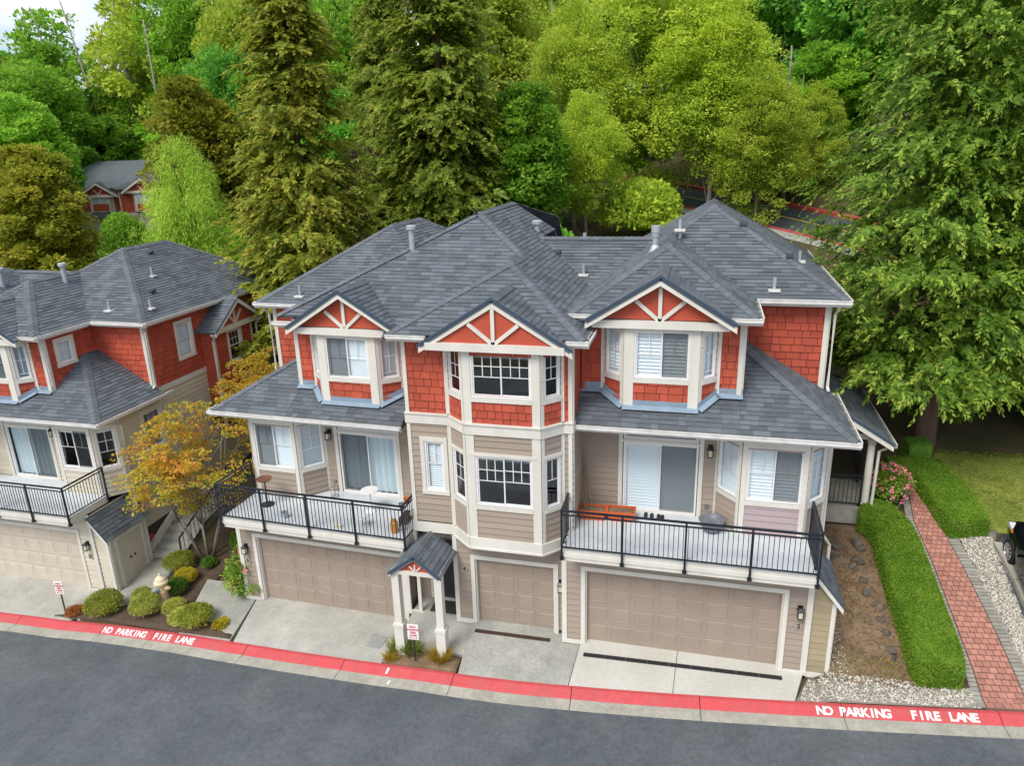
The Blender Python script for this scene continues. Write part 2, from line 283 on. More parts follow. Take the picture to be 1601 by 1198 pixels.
def np_mesh(name, verts, quads, material, smooth=False):
    me = bpy.data.meshes.new(name); nv, nq = len(verts), len(quads); k = quads.shape[1]
    me.vertices.add(nv); me.vertices.foreach_set('co', np.ascontiguousarray(verts, dtype=np.float32).ravel())
    me.loops.add(nq*k); me.loops.foreach_set('vertex_index', np.ascontiguousarray(quads, dtype=np.int32).ravel())
    me.polygons.add(nq); me.polygons.foreach_set('loop_start', np.arange(0, nq*k, k, dtype=np.int32)); me.polygons.foreach_set('loop_total', np.full(nq, k, dtype=np.int32))
    if smooth: me.polygons.foreach_set('use_smooth', np.ones(nq, dtype=bool))
    me.materials.append(material); me.update(calc_edges=True); return me
_tc = {}
def text_mesh(body, size, material, bold=.0, key=''):
    k = (body, size, bold, key)
    if k not in _tc:
        c = bpy.data.curves.new('t', 'FONT'); c.body = body; c.size = size; c.offset = bold; c.align_x = 'CENTER'; c.align_y = 'CENTER'; c.extrude = .0015; c.resolution_u = 3
        o = bpy.data.objects.new('t', c); COL.objects.link(o); bpy.context.view_layer.update()
        me = bpy.data.meshes.new_from_object(o.evaluated_get(bpy.context.evaluated_depsgraph_get()))
        bpy.data.objects.remove(o); me.materials.clear(); me.materials.append(material); _tc[k] = me
    return _tc[k]
def frame_matrix(o, ex, ey, ez): 
    m_ = Matrix((Vector(ex), Vector(ey), Vector(ez))).transposed().to_4x4(); m_.translation = Vector(o); return m_
# ------------------------------------------------------------------ terrain
KX = [-60,-40,-25,-17,-12,-8,-4,0,5,12,30,60]; KZ = [-3.2,-2.6,-2.05,-1.75,-1.15,-.85,-.5,-.35,-.22,0,.5,1.2]
YX = [-60,-45,-25,-19.85,-17.6,-15.5,-11.2,-6.9,-5.26,-2.7,-.33,2.5,5.28,7.46,10.2,14,20,40,60]
YY = [.6,.2,-.4,-.42,-.40,-.5,-.95,-1.29,-1.42,-1.54,-1.47,-1.24,-.95,-.7,-.37,.15,1.0,4.5,9.]
def kz(x): return np.interp(x, KX, KZ)
def _sm(v, w): 
    h = np.linspace(-w, w, 9); return sum(np.interp(v+q, YX, YY) for q in h)/9
def yk(x): return _sm(x, 1.2)
def hill(d): return np.interp(d, [0,.3,8,40,90,400], [0,.015,2.56,8.2,16,38])
def sstep(a, b, v): t = np.clip((v-a)/(b-a), 0, 1); return t*t*(3-2*t)
def terrain(x, y):
    x = np.asarray(x, float); y = np.asarray(y, float)
    d = np.maximum(0, y-yk(x)); w = np.interp(x, [-60,-28,-14,-8], [.3,.3,.75,1]); kk = kz(x)
    full = kk + hill(d)*w; flat = kk + .02*np.minimum(d, 1) - .07
    gap = kk + .02*np.minimum(d, 1) + np.interp(y, [1.7,12,40,400], [0,3.2,8.2,38])*w - .03
    fm = sstep(12.3, 13.2, y); main = flat*(1-fm) + full*fm
    fl = sstep(13.4, 14.4, y); left = flat*(1-fl) + full*fl
    a = sstep(5.75, 6.05, x); b = sstep(-11.25, -10.95, x); c = sstep(-16.95, -16.65, x)
    return np.where(a > 0, full*a + main*(1-a), np.where(b > 0, main*b + gap*(1-b), gap*c + left*(1-c)))
def tz(x, y): return float(terrain(x, y))
gx = np.unique(np.round(np.concatenate([np.linspace(-700,-60,18), np.linspace(-60,-30,20), np.arange(-30,16,.36), np.linspace(16,50,24), np.linspace(50,700,18)]), 3))
gy = np.unique(np.round(np.concatenate([np.linspace(-500,-8,10), np.arange(-8,17,.36), np.linspace(17,90,60), np.linspace(90,800,14)]), 3))
XX, YYg = np.meshgrid(gx, gy); ZZ = terrain(XX, YYg)
front = YYg < yk(XX)                       # under the street the sheet drops away below the asphalt
ZZ = np.where(front, kz(XX)-.45, ZZ-.02)
ZZ = ZZ + np.where((YYg > 16), .25*np.sin(XX*.9+YYg*.35)*np.sin(YYg*.6-XX*.2), 0)
nv = len(gx); idx = np.arange(XX.size).reshape(XX.shape)
quads = np.stack([idx[:-1,:-1].ravel(), idx[:-1,1:].ravel(), idx[1:,1:].ravel(), idx[1:,:-1].ravel()], 1)
g = link(bpy.data.objects.new('ground', np_mesh('ground', np.stack([XX.ravel(), YYg.ravel(), ZZ.ravel()], 1), quads, MT['litter'], True))); tag(g, kind='structure')
def sheet(name, rows, material, kind='structure', thick=0., smooth=False, parent=None):
    """rows: equal-length lists of 3D points, near row first"""
    mb = MB(); n = len(rows[0])
    vs = [tuple(p) for r in rows for p in r]; fs = []
    for i in range(len(rows)-1):
        for j in range(n-1): fs.append((i*n+j, i*n+j+1, (i+1)*n+j+1, (i+1)*n+j))
    if thick:
        b = len(vs); vs += [(p[0], p[1], p[2]-thick) for p in vs]
        ring = list(range(n)) + [r*n+n-1 for r in range(1, len(rows))] + list(range((len(rows)-1)*n+n-2, (len(rows)-1)*n-1, -1)) + [r*n for r in range(len(rows)-2, 0, -1)]
        for q in range(len(ring)): a_, c_ = ring[q], ring[(q+1) % len(ring)]; fs.append((a_, b+a_, b+c_, c_))
    mb.add(vs, fs); o = mb.obj(name, material, parent, smooth=smooth)
    if kind: tag(o, kind=kind)
    return o
def kerb_at(x, off, dz=0.):
    x2, x1 = x+.05, x-.05; t = Vector((.1, float(yk(x2)-yk(x1)), float(kz(x2)-kz(x1)))).normalized()
    n = Vector((t.y, -t.x, 0)).normalized()          # towards the street
    return Vector((x, float(yk(x)), float(kz(x)))) + n*off + Vector((0, 0, dz)), t, n
# street
xs = np.concatenate([np.linspace(-300,-45,12), np.arange(-44,40,1.0), np.linspace(40,300,12)])
PANW = .68
road_rows = []
for off in (26, 16, 9, 5, 2.5, 1.2, PANW-.02):
    road_rows.append([tuple(kerb_at(min(max(x,-58),58), off, -.155 + (.05*min(off-PANW,4)/4 if off > 1 else 0))[0] + Vector((x-min(max(x,-58),58), 0, 0))) for x in xs])
sheet('street', road_rows, MT['asphalt'], smooth=True)
# kerb: red rolled kerb stones and gutter pans between open joints
kerb = empty('kerb', kerb_at(0, .2)[0]); tag(kerb, kind='structure'); KL = tuple(kerb.location)
joints = [-44,-41,-38,-35,-31.8,-28.6,-25.4,-22.2,-18.85,-15.3,-13.2,-9.7,-6.45,-3.2,-.1,3.0,6.25,9.65,12.9,16,19.2,22.4,25.6,29]
def sweep(prof, x0, x1, n):
    vs = []; fs = []; m_ = len(prof)
    for i in range(n+1):
        x = x0 + (x1-x0)*i/n
        for off, dz in prof: vs.append(tuple(kerb_at(x, off, dz)[0]))
    for i in range(n):
        for j in range(m_): fs.append((i*m_+j, i*m_+(j+1) % m_, (i+1)*m_+(j+1) % m_, (i+1)*m_+j))
    fs += [tuple(range(m_-1, -1, -1)), tuple(range(n*m_, n*m_+m_))]
    return vs, fs
for a_, b_ in zip(joints[:-1], joints[1:]):
    mb = MB(); mb.add(*sweep([(0,-.35),(.33,-.35),(.33,-.125),(.31,-.108),(.12,-.012),(.09,0),(.0,0)], a_+.009, b_-.009, 8)); mb.obj('kerb_stone', MT['kerbred'], kerb, KL, fix=True)
    mb = MB(); mb.add(*sweep([(.333,-.36),(PANW,-.36),(PANW,-.148),(.333,-.128)], a_+.009, b_-.009, 8)); mb.obj('gutter_pan', MT['kerbconc'], kerb, KL, fix=True)
def kerb_words(text, x0, x1):
    chars = [(i, c) for i, c in enumerate(text)]; n = len(text)
    for i, c in chars:
        if c == ' ': continue
        x = x0 + (x1-x0)*(i+.5)/n
        p, t, nn = kerb_at(x, .212, -.060); up = (kerb_at(x, .12, -.012)[0]-kerb_at(x, .31, -.108)[0]).normalized(); nz_ = t.cross(up)
        o = link(bpy.data.objects.new('painted_letter', text_mesh(c, .275, MT['paint'], .011)), kerb, KL); o.matrix_basis = frame_matrix(p+nz_*.002, t*1.0, up, nz_)
kerb_words('NO PARKING', -15.25, -13.45); kerb_words('FIRE LANE', -13.15, -11.55)
kerb_words('NO PARKING', 5.68, 7.30); kerb_words('FIRE LANE', 7.72, 9.20)
for x in (-5.05, -4.86):      # stray white paint mark across kerb and gutter
    p0 = kerb_at(x, .13 if x < -5 else .45, -.010 if x < -5 else -.128)[0]; p1 = kerb_at(x-.02, .28 if x < -5 else .60, -.088 if x < -5 else -.137)[0]; mb = MB(); mb.beam(p0+Vector((0,0,.004)), p1+Vector((0,0,.004)), .06, .004); mb.obj('paint_mark', MT['paint'], kerb, KL)
# driveways: concrete pads between kerb and garages
def pad(name, x0, x1, yb0, yb1, zb0, zb1, material, nx=10, ny=4, x0b=None, x1b=None, lift=0.):
    """x0..x1 along the kerb, x0b..x1b at the wall (yb, zb: wall line)"""
    x0b = x0 if x0b is None else x0b; x1b = x1 if x1b is None else x1b; rows = []
    for j in range(ny+1):
        r = []
        for i in range(nx+1):
            s = i/nx; a_ = kerb_at(x0+(x1-x0)*s, -.006, -.004)[0]; b_ = Vector((x0b+(x1b-x0b)*s, yb0+(yb1-yb0)*s, zb0+(zb1-zb0)*s))
            p = a_.lerp(b_, j/ny); r.append((p.x, p.y, p.z+lift))
        rows.append(r)
    return sheet(name, rows, material, thick=.2)
# slabs: unit 2 (two slabs either side of a joint), unit 4, porch, unit 6, side slab, neighbour
pad('driveway', -.19, 2.36, .30, .30, -.05, -.05, MT['conc2'], x0b=-.10, x1b=2.42); pad('driveway', 2.375, 5.22, .30, .30, -.05, -.05, MT['conc2'], x0b=2.435, x1b=5.58)
pad('driveway', -3.12, -.21, .62, .62, -.11, -.11, MT['conc3'], x0b=-3.30, x1b=-.12)
sheet('porch_slab', [[(-5.13+(1.93*i/8), -.80+(2.2)*j/5, -.44+.28*min(1, j/3.2)) for i in range(9)] for j in range(6)], MT['conc'], thick=.25)
pad('driveway', -10.28, -5.36, 1.28, .95, -.68, -.66, MT['conc'], x0b=-10.66, x1b=-5.14)
pad('side_slab', -12.35, -10.42, 1.55, 1.30, -.90, -.72, MT['conc3'], x0b=-13.0, x1b=-10.70)
pad('driveway', -30, -16.9, 1.55, 1.55, -1.66, -1.66, MT['conc'], x0b=-30, x1b=-17.0)
# entry walk and steps between the two buildings
def gz(x, y, o=.0): return (x, y, tz(x, y)+o)
def conform(name, left, right, material, n=14, m_=6, lift=.02, kind='structure', thick=.1):
    """sheet on the terrain between two polylines running the same way"""
    def samp(pl, t):
        t = t*(len(pl)-1); i = min(int(t), len(pl)-2); f = t-i
        return pl[i][0]+(pl[i+1][0]-pl[i][0])*f, pl[i][1]+(pl[i+1][1]-pl[i][1])*f
    rows = []
    for i in range(n+1):
        a_, b_ = samp(left, i/n), samp(right, i/n)
        rows.append([gz(a_[0]+(b_[0]-a_[0])*j/m_, a_[1]+(b_[1]-a_[1])*j/m_, lift) for j in range(m_+1)])
    return sheet(name, rows, material, kind, thick, smooth=True)
conform('walkway', [(-16.7,-.35),(-16.85,1.2),(-16.6,3.0)], [(-15.3,-.05),(-14.95,1.3),(-15.25,3.0)], MT['conc3'], lift=.035)
conform('planting_bed', [(-17.7,-.28),(-15.5,-.38),(-12.2,-.82),(-10.45,-.93)], [(-16.6,.05),(-15.2,.35),(-13.5,.8),(-10.75,.15)], MT['mulch'], n=20, lift=.10)
conform('planting_bed', [(-15.1,.3),(-14.9,2.4),(-14.3,5.5)], [(-13.0,.6),(-12.95,2.4),(-12.2,5.5)], MT['mulch'], lift=.06)
conform('planting_bed', [(-5.36,-1.34),(-5.0,-1.37),(-3.2,-1.45)], [(-5.32,-.62),(-4.6,-.80),(-3.22,-.90)], MT['soil'], lift=.085)
# right-hand side: bare soil, gravel, lawn, parking
conform('bare_soil', [(5.98,-.55),(5.98,2),(5.95,4.9)], [(8.3,-.35),(8.2,2),(8.0,5.0)], MT['soil'], n=24, m_=16, lift=.03, thick=.05)
conform('gravel_strip', [(5.25,-.90),(6.5,-.78),(8.4,-.56),(9.35,-.44)], [(5.62,-.02),(6.6,-.25),(8.3,-.1),(9.30,.1)], MT['gravelbed'], lift=.045, thick=.05)
conform('gravel_strip', [(10.4,.1),(10.55,2.3),(10.1,4.7),(9.9,5.1)], [(11.2,.5),(11.0,2.5),(10.9,4.4),(11.15,5.15)], MT['gravelbed'], lift=.04, thick=.05)
conform('lawn', [(9.6,6.2),(9.75,5.2),(11.2,5.1),(15,5.2)], [(10.2,8.6),(11,8.6),(13,8.6),(16,8.8)], MT['lawn'], n=24, m_=10, lift=.035, thick=.05)
conform('parking_lot', [(10.98,.9),(10.93,2.6),(10.90,4.0),(11.2,5.0)], [(22,1.0),(22,2.6),(22,4.0),(22,5.1)], MT['asphalt2'], lift=.06, thick=.05)
# upper road on the hillside behind, with red kerbs and a yellow line
UR = [(-18,61),(-8,52.5),(0,45.6),(6.85,39.2),(11.3,34.8),(18,28),(26,20),(36,12)]
def road_pt(i, off, lift):
    p = Vector(UR[i]); a_ = Vector(UR[max(i-1,0)]); b_ = Vector(UR[min(i+1,len(UR)-1)]); t = (b_-a_).normalized(); n = Vector((-t.y, t.x))
    c = tz(p.x, p.y)
    q = p + n*off; return (q.x, q.y, c + lift + off*.11)
rng = range(len(UR))
sheet('upper_road', [[road_pt(i, o, .32) for i in rng] for o in (-4.5,-2.2,0)], MT['asphalt2'])
sheet('road_line', [[road_pt(i, o, .326) for i in rng] for o in (-2.26,-2.12)], MT['yellow'])
for o0, o1, ht in ((.0,.36,.54), (-4.72,-4.5,.37)):
    sheet('upper_kerb', [[road_pt(i, o0, .28) for i in rng], [road_pt(i, o0, ht) for i in rng], [road_pt(i, o1, ht) for i in rng], [road_pt(i, o1, .1) for i in rng]], MT['kerbred'])
sheet('verge_path', [[road_pt(i, o, .30) for i in rng] for o in (-5.8,-4.73)], MT['conc3'])
sheet('road_bank', [[road_pt(i, o, l_) for i in rng] for o, l_ in ((.37,.46),(2.5,1.5),(5,2.2),(9,2.6))], MT['litter'], smooth=True)
sheet('road_bank', [[road_pt(i, o, l_) for i in rng] for o, l_ in ((-12,-.6),(-9,-.2),(-5.81,.28))], MT['litter'], smooth=True)
# ------------------------------------------------------------------ building kit
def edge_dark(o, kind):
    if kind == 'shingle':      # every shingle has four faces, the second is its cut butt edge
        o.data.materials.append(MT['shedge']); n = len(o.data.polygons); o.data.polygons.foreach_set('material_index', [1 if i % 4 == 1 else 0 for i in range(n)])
class Bld:
    def __init__(s, name, loc, label, group=None, fine=True):
        s.root = empty(name, loc, label, 'townhouse', group); s.loc = Vector(loc); s.P = {}; 
    def part(s, mb, name, material, parent=None, **k):
        return mb.obj(name, material, parent or s.root, None if parent else s.loc, **k)
    def piece(s, kind, vs, fs, material, parent): s.P.setdefault(kind, []).append((vs, fs, material, parent))
    def finish(s, limit=300, minpx=10):
        for kind, L_ in s.P.items():
            sc = []
            for i, (vs, fs, m_, par) in enumerate(L_):
                q = [px(v) for v in vs]
                if any(a is None for a in q): continue
                u = [a[0] for a in q]; v = [a[1] for a in q]; w, h = max(u)-min(u), max(v)-min(v)
                c = ((max(u)+min(u))/2, (max(v)+min(v))/2)
                if 0 < c[0] < 1601 and 0 < c[1] < 1198 and max(w, h) >= minpx: sc.append((w*h, i))
            sc.sort(reverse=True); pick = set(i for _, i in sc[:limit]); rest = {}
            for i, (vs, fs, m_, par) in enumerate(L_):
                if i in pick:
                    c = sum((Vector(v) for v in vs), Vector())/len(vs)
                    mb = MB(); mb.add([tuple(Vector(v)-c) for v in vs], fs); o = mb.obj(kind, m_, par); o.location = c; edge_dark(o, kind)
                    if par == s.root: o.matrix_parent_inverse = Matrix.Translation(-s.loc)
                else:
                    rest.setdefault(m_.name, (MB(), m_))[0].add(vs, fs)
            for mb, m_ in rest.values(): edge_dark(tag(s.part(mb, kind, m_), kind='stuff'), kind)
class Unit:
    def __init__(s, B, tf=IDT, flip=False): s.B = B; s.tf = tf; s.flip = flip
    def mb(s): return MB(s.tf, s.flip)
    def part(s, mb, name, m_, parent=None, **k): return s.B.part(mb, name, m_, parent, **k)
class Fr:
    """vertical wall frame: s along, n outwards, z up"""
    def __init__(s, U, p0, p1):
        s.U = U; s.p0 = Vector((*p0, 0)); d = Vector((*p1, 0)) - s.p0; s.L = d.length; s.d = d.normalized(); s.n = Vector((s.d.y, -s.d.x, 0))
    def pt(s, a, n, z): p = s.p0 + s.d*a + s.n*n; return (p.x, p.y, z)
    def mb(s): return MB(lambda a, n, z: s.U.tf(*s.pt(a, n, z)), not s.U.flip)   # (s,n,z) is left-handed
    def box(s, mb, a0, a1, n0, n1, z0, z1): mb.box(a0, a1, n0, n1, z0, z1); return mb
def rows_free(L, holes, z): 
    iv = [(0., L)]
    for h in holes:
        if h[2] < z < h[3]:
            nv_ = []
            for a, b in iv:
                if h[0] > a: nv_.append((a, min(b, h[0])))
                if h[1] < b: nv_.append((max(a, h[1]), b))
            iv = [q for q in nv_ if q[1]-q[0] > .02]
    return iv
def wall(F, z0, z1, holes=(), clad='shake', m_=None, zc0=None, zc1=None, off=None, name='wall', core=True):
    U = F.U; B = U.B; m_ = m_ or MT['shake']; mb = F.mb()
    ss = sorted({0., F.L, *[q for h in holes for q in h[:2]]}); zs = sorted({z0, z1, *[q for h in holes for q in h[2:]]})
    ss = [q for q in ss if -1e-6 <= q <= F.L+1e-6]; zs = [q for q in zs if z0-1e-6 <= q <= z1+1e-6]
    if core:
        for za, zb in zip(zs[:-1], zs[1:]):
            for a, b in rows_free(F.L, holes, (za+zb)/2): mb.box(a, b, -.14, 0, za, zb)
        w = U.part(mb, name, MT['lapshade_red'] if clad == 'shake' else MT['lapshade'])
    else: w = B.root
    h = .2 if clad == 'shake' else .175; z = zc0 if zc0 is not None else z0; zt = zc1 if zc1 is not None else z1; rr = random.Random(int(z0*97+F.p0.x*31))
    mw = F.mb(); row = 0
    while z < zt-.03:
        hh = min(h, zt-z)
        for a, b in rows_free(F.L, holes, z+hh/2):
            cuts = [a]
            if clad == 'shake':
                q = a + rr.uniform(.08, .34)
                while q < b-.09: cuts.append(q); q += rr.choice((.19, .2, .26, .29, .36, .38))
            cuts.append(b)
            for c0, c1 in zip(cuts[:-1], cuts[1:]):
                g_ = .0065 if clad == 'shake' else .0; zb = z+.011  # added gap bares the dark backing, painting a shadow line under each course
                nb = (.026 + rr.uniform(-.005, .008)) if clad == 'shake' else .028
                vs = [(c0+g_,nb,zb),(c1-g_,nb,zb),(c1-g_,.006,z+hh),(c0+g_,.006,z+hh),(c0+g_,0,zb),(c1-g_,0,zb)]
                fs = [(0,1,2,3),(4,5,1,0),(4,0,3),(5,2,1)]
                W_ = [mw.tf(*v) for v in vs]
                if U.flip: fs = [tuple(reversed(f)) for f in fs]
                B.piece('shake' if clad == 'shake' else 'siding_board', W_, fs, m_, w)
        z += h; row += 1
    return w
def board(F, a0, a1, z0, z1, n0=0., n1=.035, name='corner_board', m_=None, parent=None):
    mb = F.mb(); mb.box(a0, a1, n0, n1, z0, z1); return F.U.part(mb, name, m_ or MT['trim'], parent)
def louvres(mb, a0, a1, z0, z1, n, step, tilt=.02, cover=.94):
    z = z0
    while z < z1:
        mb.add([(a0,n,z),(a1,n,z),(a1,n-tilt,z+step*cover),(a0,n-tilt,z+step*cover)], [(0,1,2,3)]); z += step
def win(F, a0, a1, z0, z1, sash='slider', grid=(2,1,.5), fill='blind', casing=.09, sill=True, glass='glass', name='window', screen=True):
    U = F.U; cm = F.mb()
    if casing:
        c = casing
        cm.box(a0-c, a1+c, 0, .045, z1, z1+c*1.15); cm.box(a0-c, a0, .0, .042, z0, z1); cm.box(a1, a1+c, 0, .042, z0, z1); cm.box(a0-c-.01, a1+c+.01, 0, .055, z0-c, z0)
    else: cm.box(a0, a1, -.02, .03, z0-.03, z0)
    wd = U.part(cm, name, MT['trim'])
    t = .05; fm = F.mb()
    fm.box(a0, a1, -.09, .015, z1-t, z1); fm.box(a0, a1, -.09, .015, z0, z0+t); fm.box(a0, a0+t, -.09, .015, z0+t, z1-t); fm.box(a1-t, a1, -.09, .015, z0+t, z1-t)
    U.part(fm, 'frame', MT['white'], wd)
    A0, A1, Z0, Z1 = a0+t, a1-t, z0+t, z1-t; mid = (A0+A1)/2
    cells = [(A0, mid+.02, Z0, Z1, -.02), (mid-.02, A1, Z0, Z1, -.045)] if sash == 'slider' else [(A0, A1, Z0, Z1, -.03)]
    if sash == 'hung': zm = Z0+(Z1-Z0)*.5; cells = [(A0, A1, zm-.02, Z1, -.02), (A0, A1, Z0, zm+.02, -.045)]
    for ci, (b0, b1, c0, c1, n) in enumerate(cells):
        st = .035; sm = F.mb()
        sm.box(b0, b1, n-.015, n+.012, c1-st, c1); sm.box(b0, b1, n-.015, n+.012, c0, c0+st); sm.box(b0, b0+st, n-.015, n+.012, c0+st, c1-st); sm.box(b1-st, b1, n-.015, n+.012, c0+st, c1-st)
        U.part(sm, 'sash', MT['white'], wd)
        pm = F.mb(); pm.box(b0+st, b1-st, n-.003, n+.001, c0+st, c1-st); U.part(pm, 'pane', MT[glass], wd)
        if screen and sash == 'slider' and ci == 1: pm = F.mb(); pm.add([(b0+st*.5,n+.03,c0),(b1,n+.03,c0),(b1,n+.03,c1),(b0+st*.5,n+.03,c1)], [(0,1,2,3)]); U.part(pm, 'insect_screen', MT['screen'], wd)
        if grid and not (sash == 'hung' and ci == 1):
            cx_, rx_, fr = grid; gm = F.mb(); zt, zb = c1-st, c1-st-(c1-c0-2*st)*fr; w = .011
            for k in range(1, cx_): a = b0+st+(b1-b0-2*st)*k/cx_; gm.box(a-w, a+w, n+.0015, n+.006, zb, zt)
            for k in range(1, rx_+1):
                z = zt-(zt-zb)*k/rx_
                if z > c0+st+.03: gm.box(b0+st, b1-st, n+.0015, n+.0065, z-w, z+w)
            if gm.v: U.part(gm, 'muntin_grid', MT['white'], wd)
    if fill in ('blind', 'shutter'):
        bm_ = F.mb(); louvres(bm_, A0, A1, Z0, Z1, -.07, .055 if fill == 'blind' else .09, .03, .86); U.part(bm_, 'blind', MT['blind'], wd)
        if fill == 'shutter':
            sm = F.mb()
            for a in (A0+.02, mid-.02, mid+.02, A1-.02): sm.box(a-.025, a+.025, -.10, -.085, Z0, Z1)
            U.part(sm, 'shutter_stile', MT['blind'], wd)
    elif fill == 'half':
        bm_ = F.mb(); louvres(bm_, A0, A1, Z0, Z1, -.075, .052, .02, .62); U.part(bm_, 'blind', MT['blind'], wd)
    elif fill == 'top':
        bm_ = F.mb(); bm_.box(A0+.01, A1-.01, -.13, -.10, Z1-.12, Z1); U.part(bm_, 'raised_blind', MT['blind'], wd)
    elif fill == 'curtain':
        bm_ = F.mb(); k = 46; vs = []
        for i in range(k+1):
            a = A0+(A1-A0)*i/k; n = -.16+.03*math.sin(i*1.15)+.012*math.sin(i*2.9); vs += [(a, n, Z0), (a, n, Z1)]
        bm_.add(vs, [(2*i, 2*i+2, 2*i+3, 2*i+1) for i in range(k)]); U.part(bm_, 'curtain', MT['curtain'], wd, smooth=True)
    elif fill == 'shade':
        bm_ = F.mb(); bm_.box(A0, A1, -.14, -.12, Z0, Z1); U.part(bm_, 'roller_shade', MT['frost'], wd)
    return wd
def bay(U, pts, z0, z1, wz0, wz1, clad, m_, fills, grids, sides='single', fpost=.25, front='slider', glass='glass', lower=None, frieze=True):
    for k in range(3):
        F = Fr(U, pts[k], pts[k+1]); side = k != 1; p = .10 if side else fpost
        # the wall-side edge of an angled pane has the narrow trim, the corner edge the post
        a0, a1 = (p, F.L-.05) if k == 0 else ((.05, F.L-p) if k == 2 else (p, F.L-p))
        if side: a0, a1 = (.09, F.L-.10) if k == 0 else (.10, F.L-.09)
        holes = [(a0, a1, wz0, wz1)]
        wall(F, z0, z1, holes, clad, (lower or m_) if k == 1 and lower else m_, zc1=None)
        win(F, a0, a1, wz0, wz1, 'slider' if not side else sides, grids[k], fills[k], casing=0, glass=glass, screen=glass == 'glass')
        pw = .09 if side else fpost
        board(F, 0, (pw if k != 0 else .07), z0+.01, z1, 0, .032 if side else .036, 'bay_post'); board(F, F.L-(pw if k != 2 else .07), F.L, z0+.01, z1, 0, .032 if side else .036, 'bay_post')
        board(F, pw if k else .07, F.L-(pw if k != 2 else .07), wz0-.11, wz0, 0, .048, 'window_sill')
        if frieze: board(F, 0, F.L, wz1, z1, .0, .030 if side else .034, 'frieze_board'); board(F, -.02, F.L+.02, z1-.13, z1-.02, .03, .07, 'frieze_moulding')
    mb = U.mb(); mb.prism([(x, y, z1+.02) for x, y in pts], (0, 0, -.06)); mb.prism([(x, y, z0+.06) for x, y in pts], (0, 0, -.06)); U.part(mb, 'bay_cap', MT['trim'], fix=True)
def roof_plane(U, pts, under=True, thick=.10, expo=.145, drip=True):
    """pts: convex polygon in local coordinates; shingled in courses parallel to its horizontal lines"""
    B = U.B; P = [Vector(U.tf(*p)) for p in pts]
    n = Vector((0, 0, 0))
    for i in range(len(P)): n += (P[i]-P[0]).cross(P[(i+1) % len(P)]-P[0])
    n.normalize()
    if n.z < 0: P.reverse(); n = -n
    s = Vector((0, 0, 1)).cross(n).normalized(); u = n.cross(s)      # s along eave, u up the slope
    o = P[0]; Q = [((p-o).dot(s), (p-o).dot(u)) for p in P]
    sm = MB(); sm.prism([tuple(p) for p in P], tuple(-n*thick)); slope = B.part(sm, 'roof_slope', MT['cap'])
    t0, t1 = min(q[1] for q in Q), max(q[1] for q in Q)
    def span(t):
        xs_ = []
        for i in range(len(Q)):
            (x0, y0), (x1, y1) = Q[i], Q[(i+1) % len(Q)]
            if (y0-t)*(y1-t) <= 0 and abs(y1-y0) > 1e-9: xs_.append(x0+(x1-x0)*(t-y0)/(y1-y0))
            elif abs(y0-t) < 1e-6: xs_.append(x0)
        return (min(xs_), max(xs_)) if xs_ else (0, 0)
    rr = random.Random(int(abs(o.x*91+o.y*17+t1*7))); t = t0; first = True
    while t < t1-.02:
        tb = min(t+expo*1.08, t1); A = span(t+1e-4); Bq = span(tb-1e-4); lo, hi = min(A[0], Bq[0]), max(A[1], Bq[1])
        cuts = [lo]; q = lo + rr.uniform(.1, .4)
        while q < hi-.06: cuts.append(q); q += rr.choice((.18, .25, .33, .40, .46))
        cuts.append(hi)
        for c0, c1 in zip(cuts[:-1], cuts[1:]):
            b0, b1 = max(c0+.003, A[0]), min(c1-.003, A[1]); d0, d1 = max(c0+.003, Bq[0]), min(c1-.003, Bq[1])
            if b1-b0 < .01: b0 = b1 = min(max((c0+c1)/2, A[0]), A[1])
            if d1-d0 < .01: d0 = d1 = min(max((c0+c1)/2, Bq[0]), Bq[1])
            if b1-b0 < .01 and d1-d0 < .01: continue
            hb = .017 + rr.choice((0, 0, .005)); V = lambda a, tt, h: tuple(o + s*a + u*tt + n*h)
            tl = t-(.02 if first else 0)
            B.piece('shingle', [V(b0,tl,hb), V(b1,tl,hb), V(d1,tb,.003), V(d0,tb,.003), V(b0,tl,.001), V(b1,tl,.001)], [(0,1,2,3),(4,5,1,0),(4,0,3),(5,2,1)], MT['shingle'], slope)
        t += expo; first = False
def caps(U, p, q, drop=.5, w=.15):
    p, q = Vector(U.tf(*p)), Vector(U.tf(*q)); d = q-p; L_ = d.length; d.normalize(); sd_ = d.cross(Vector((0, 0, 1))).normalized(); n = max(1, int(L_/.19))
    for i in range(n):
        a = p + d*(L_*i/n); b = p + d*(L_*(i+1)/n + .04); h0 = Vector((0, 0, .036)); h1 = Vector((0, 0, .022)); dr = Vector((0, 0, -drop*w))
        vs = [a+h0, b+h1, a+h0+sd_*w+dr, b+h1+sd_*w+dr, a+h0-sd_*w+dr, b+h1-sd_*w+dr, a-Vector((0,0,.005)), a+sd_*w+dr-Vector((0,0,.0)), a-sd_*w+dr]
        U.B.piece('ridge_cap', [tuple(v) for v in vs], [(0,1,5,4),(1,0,2,3),(0,4,8,6),(2,0,6,7)], MT['cap'], U.B.root)
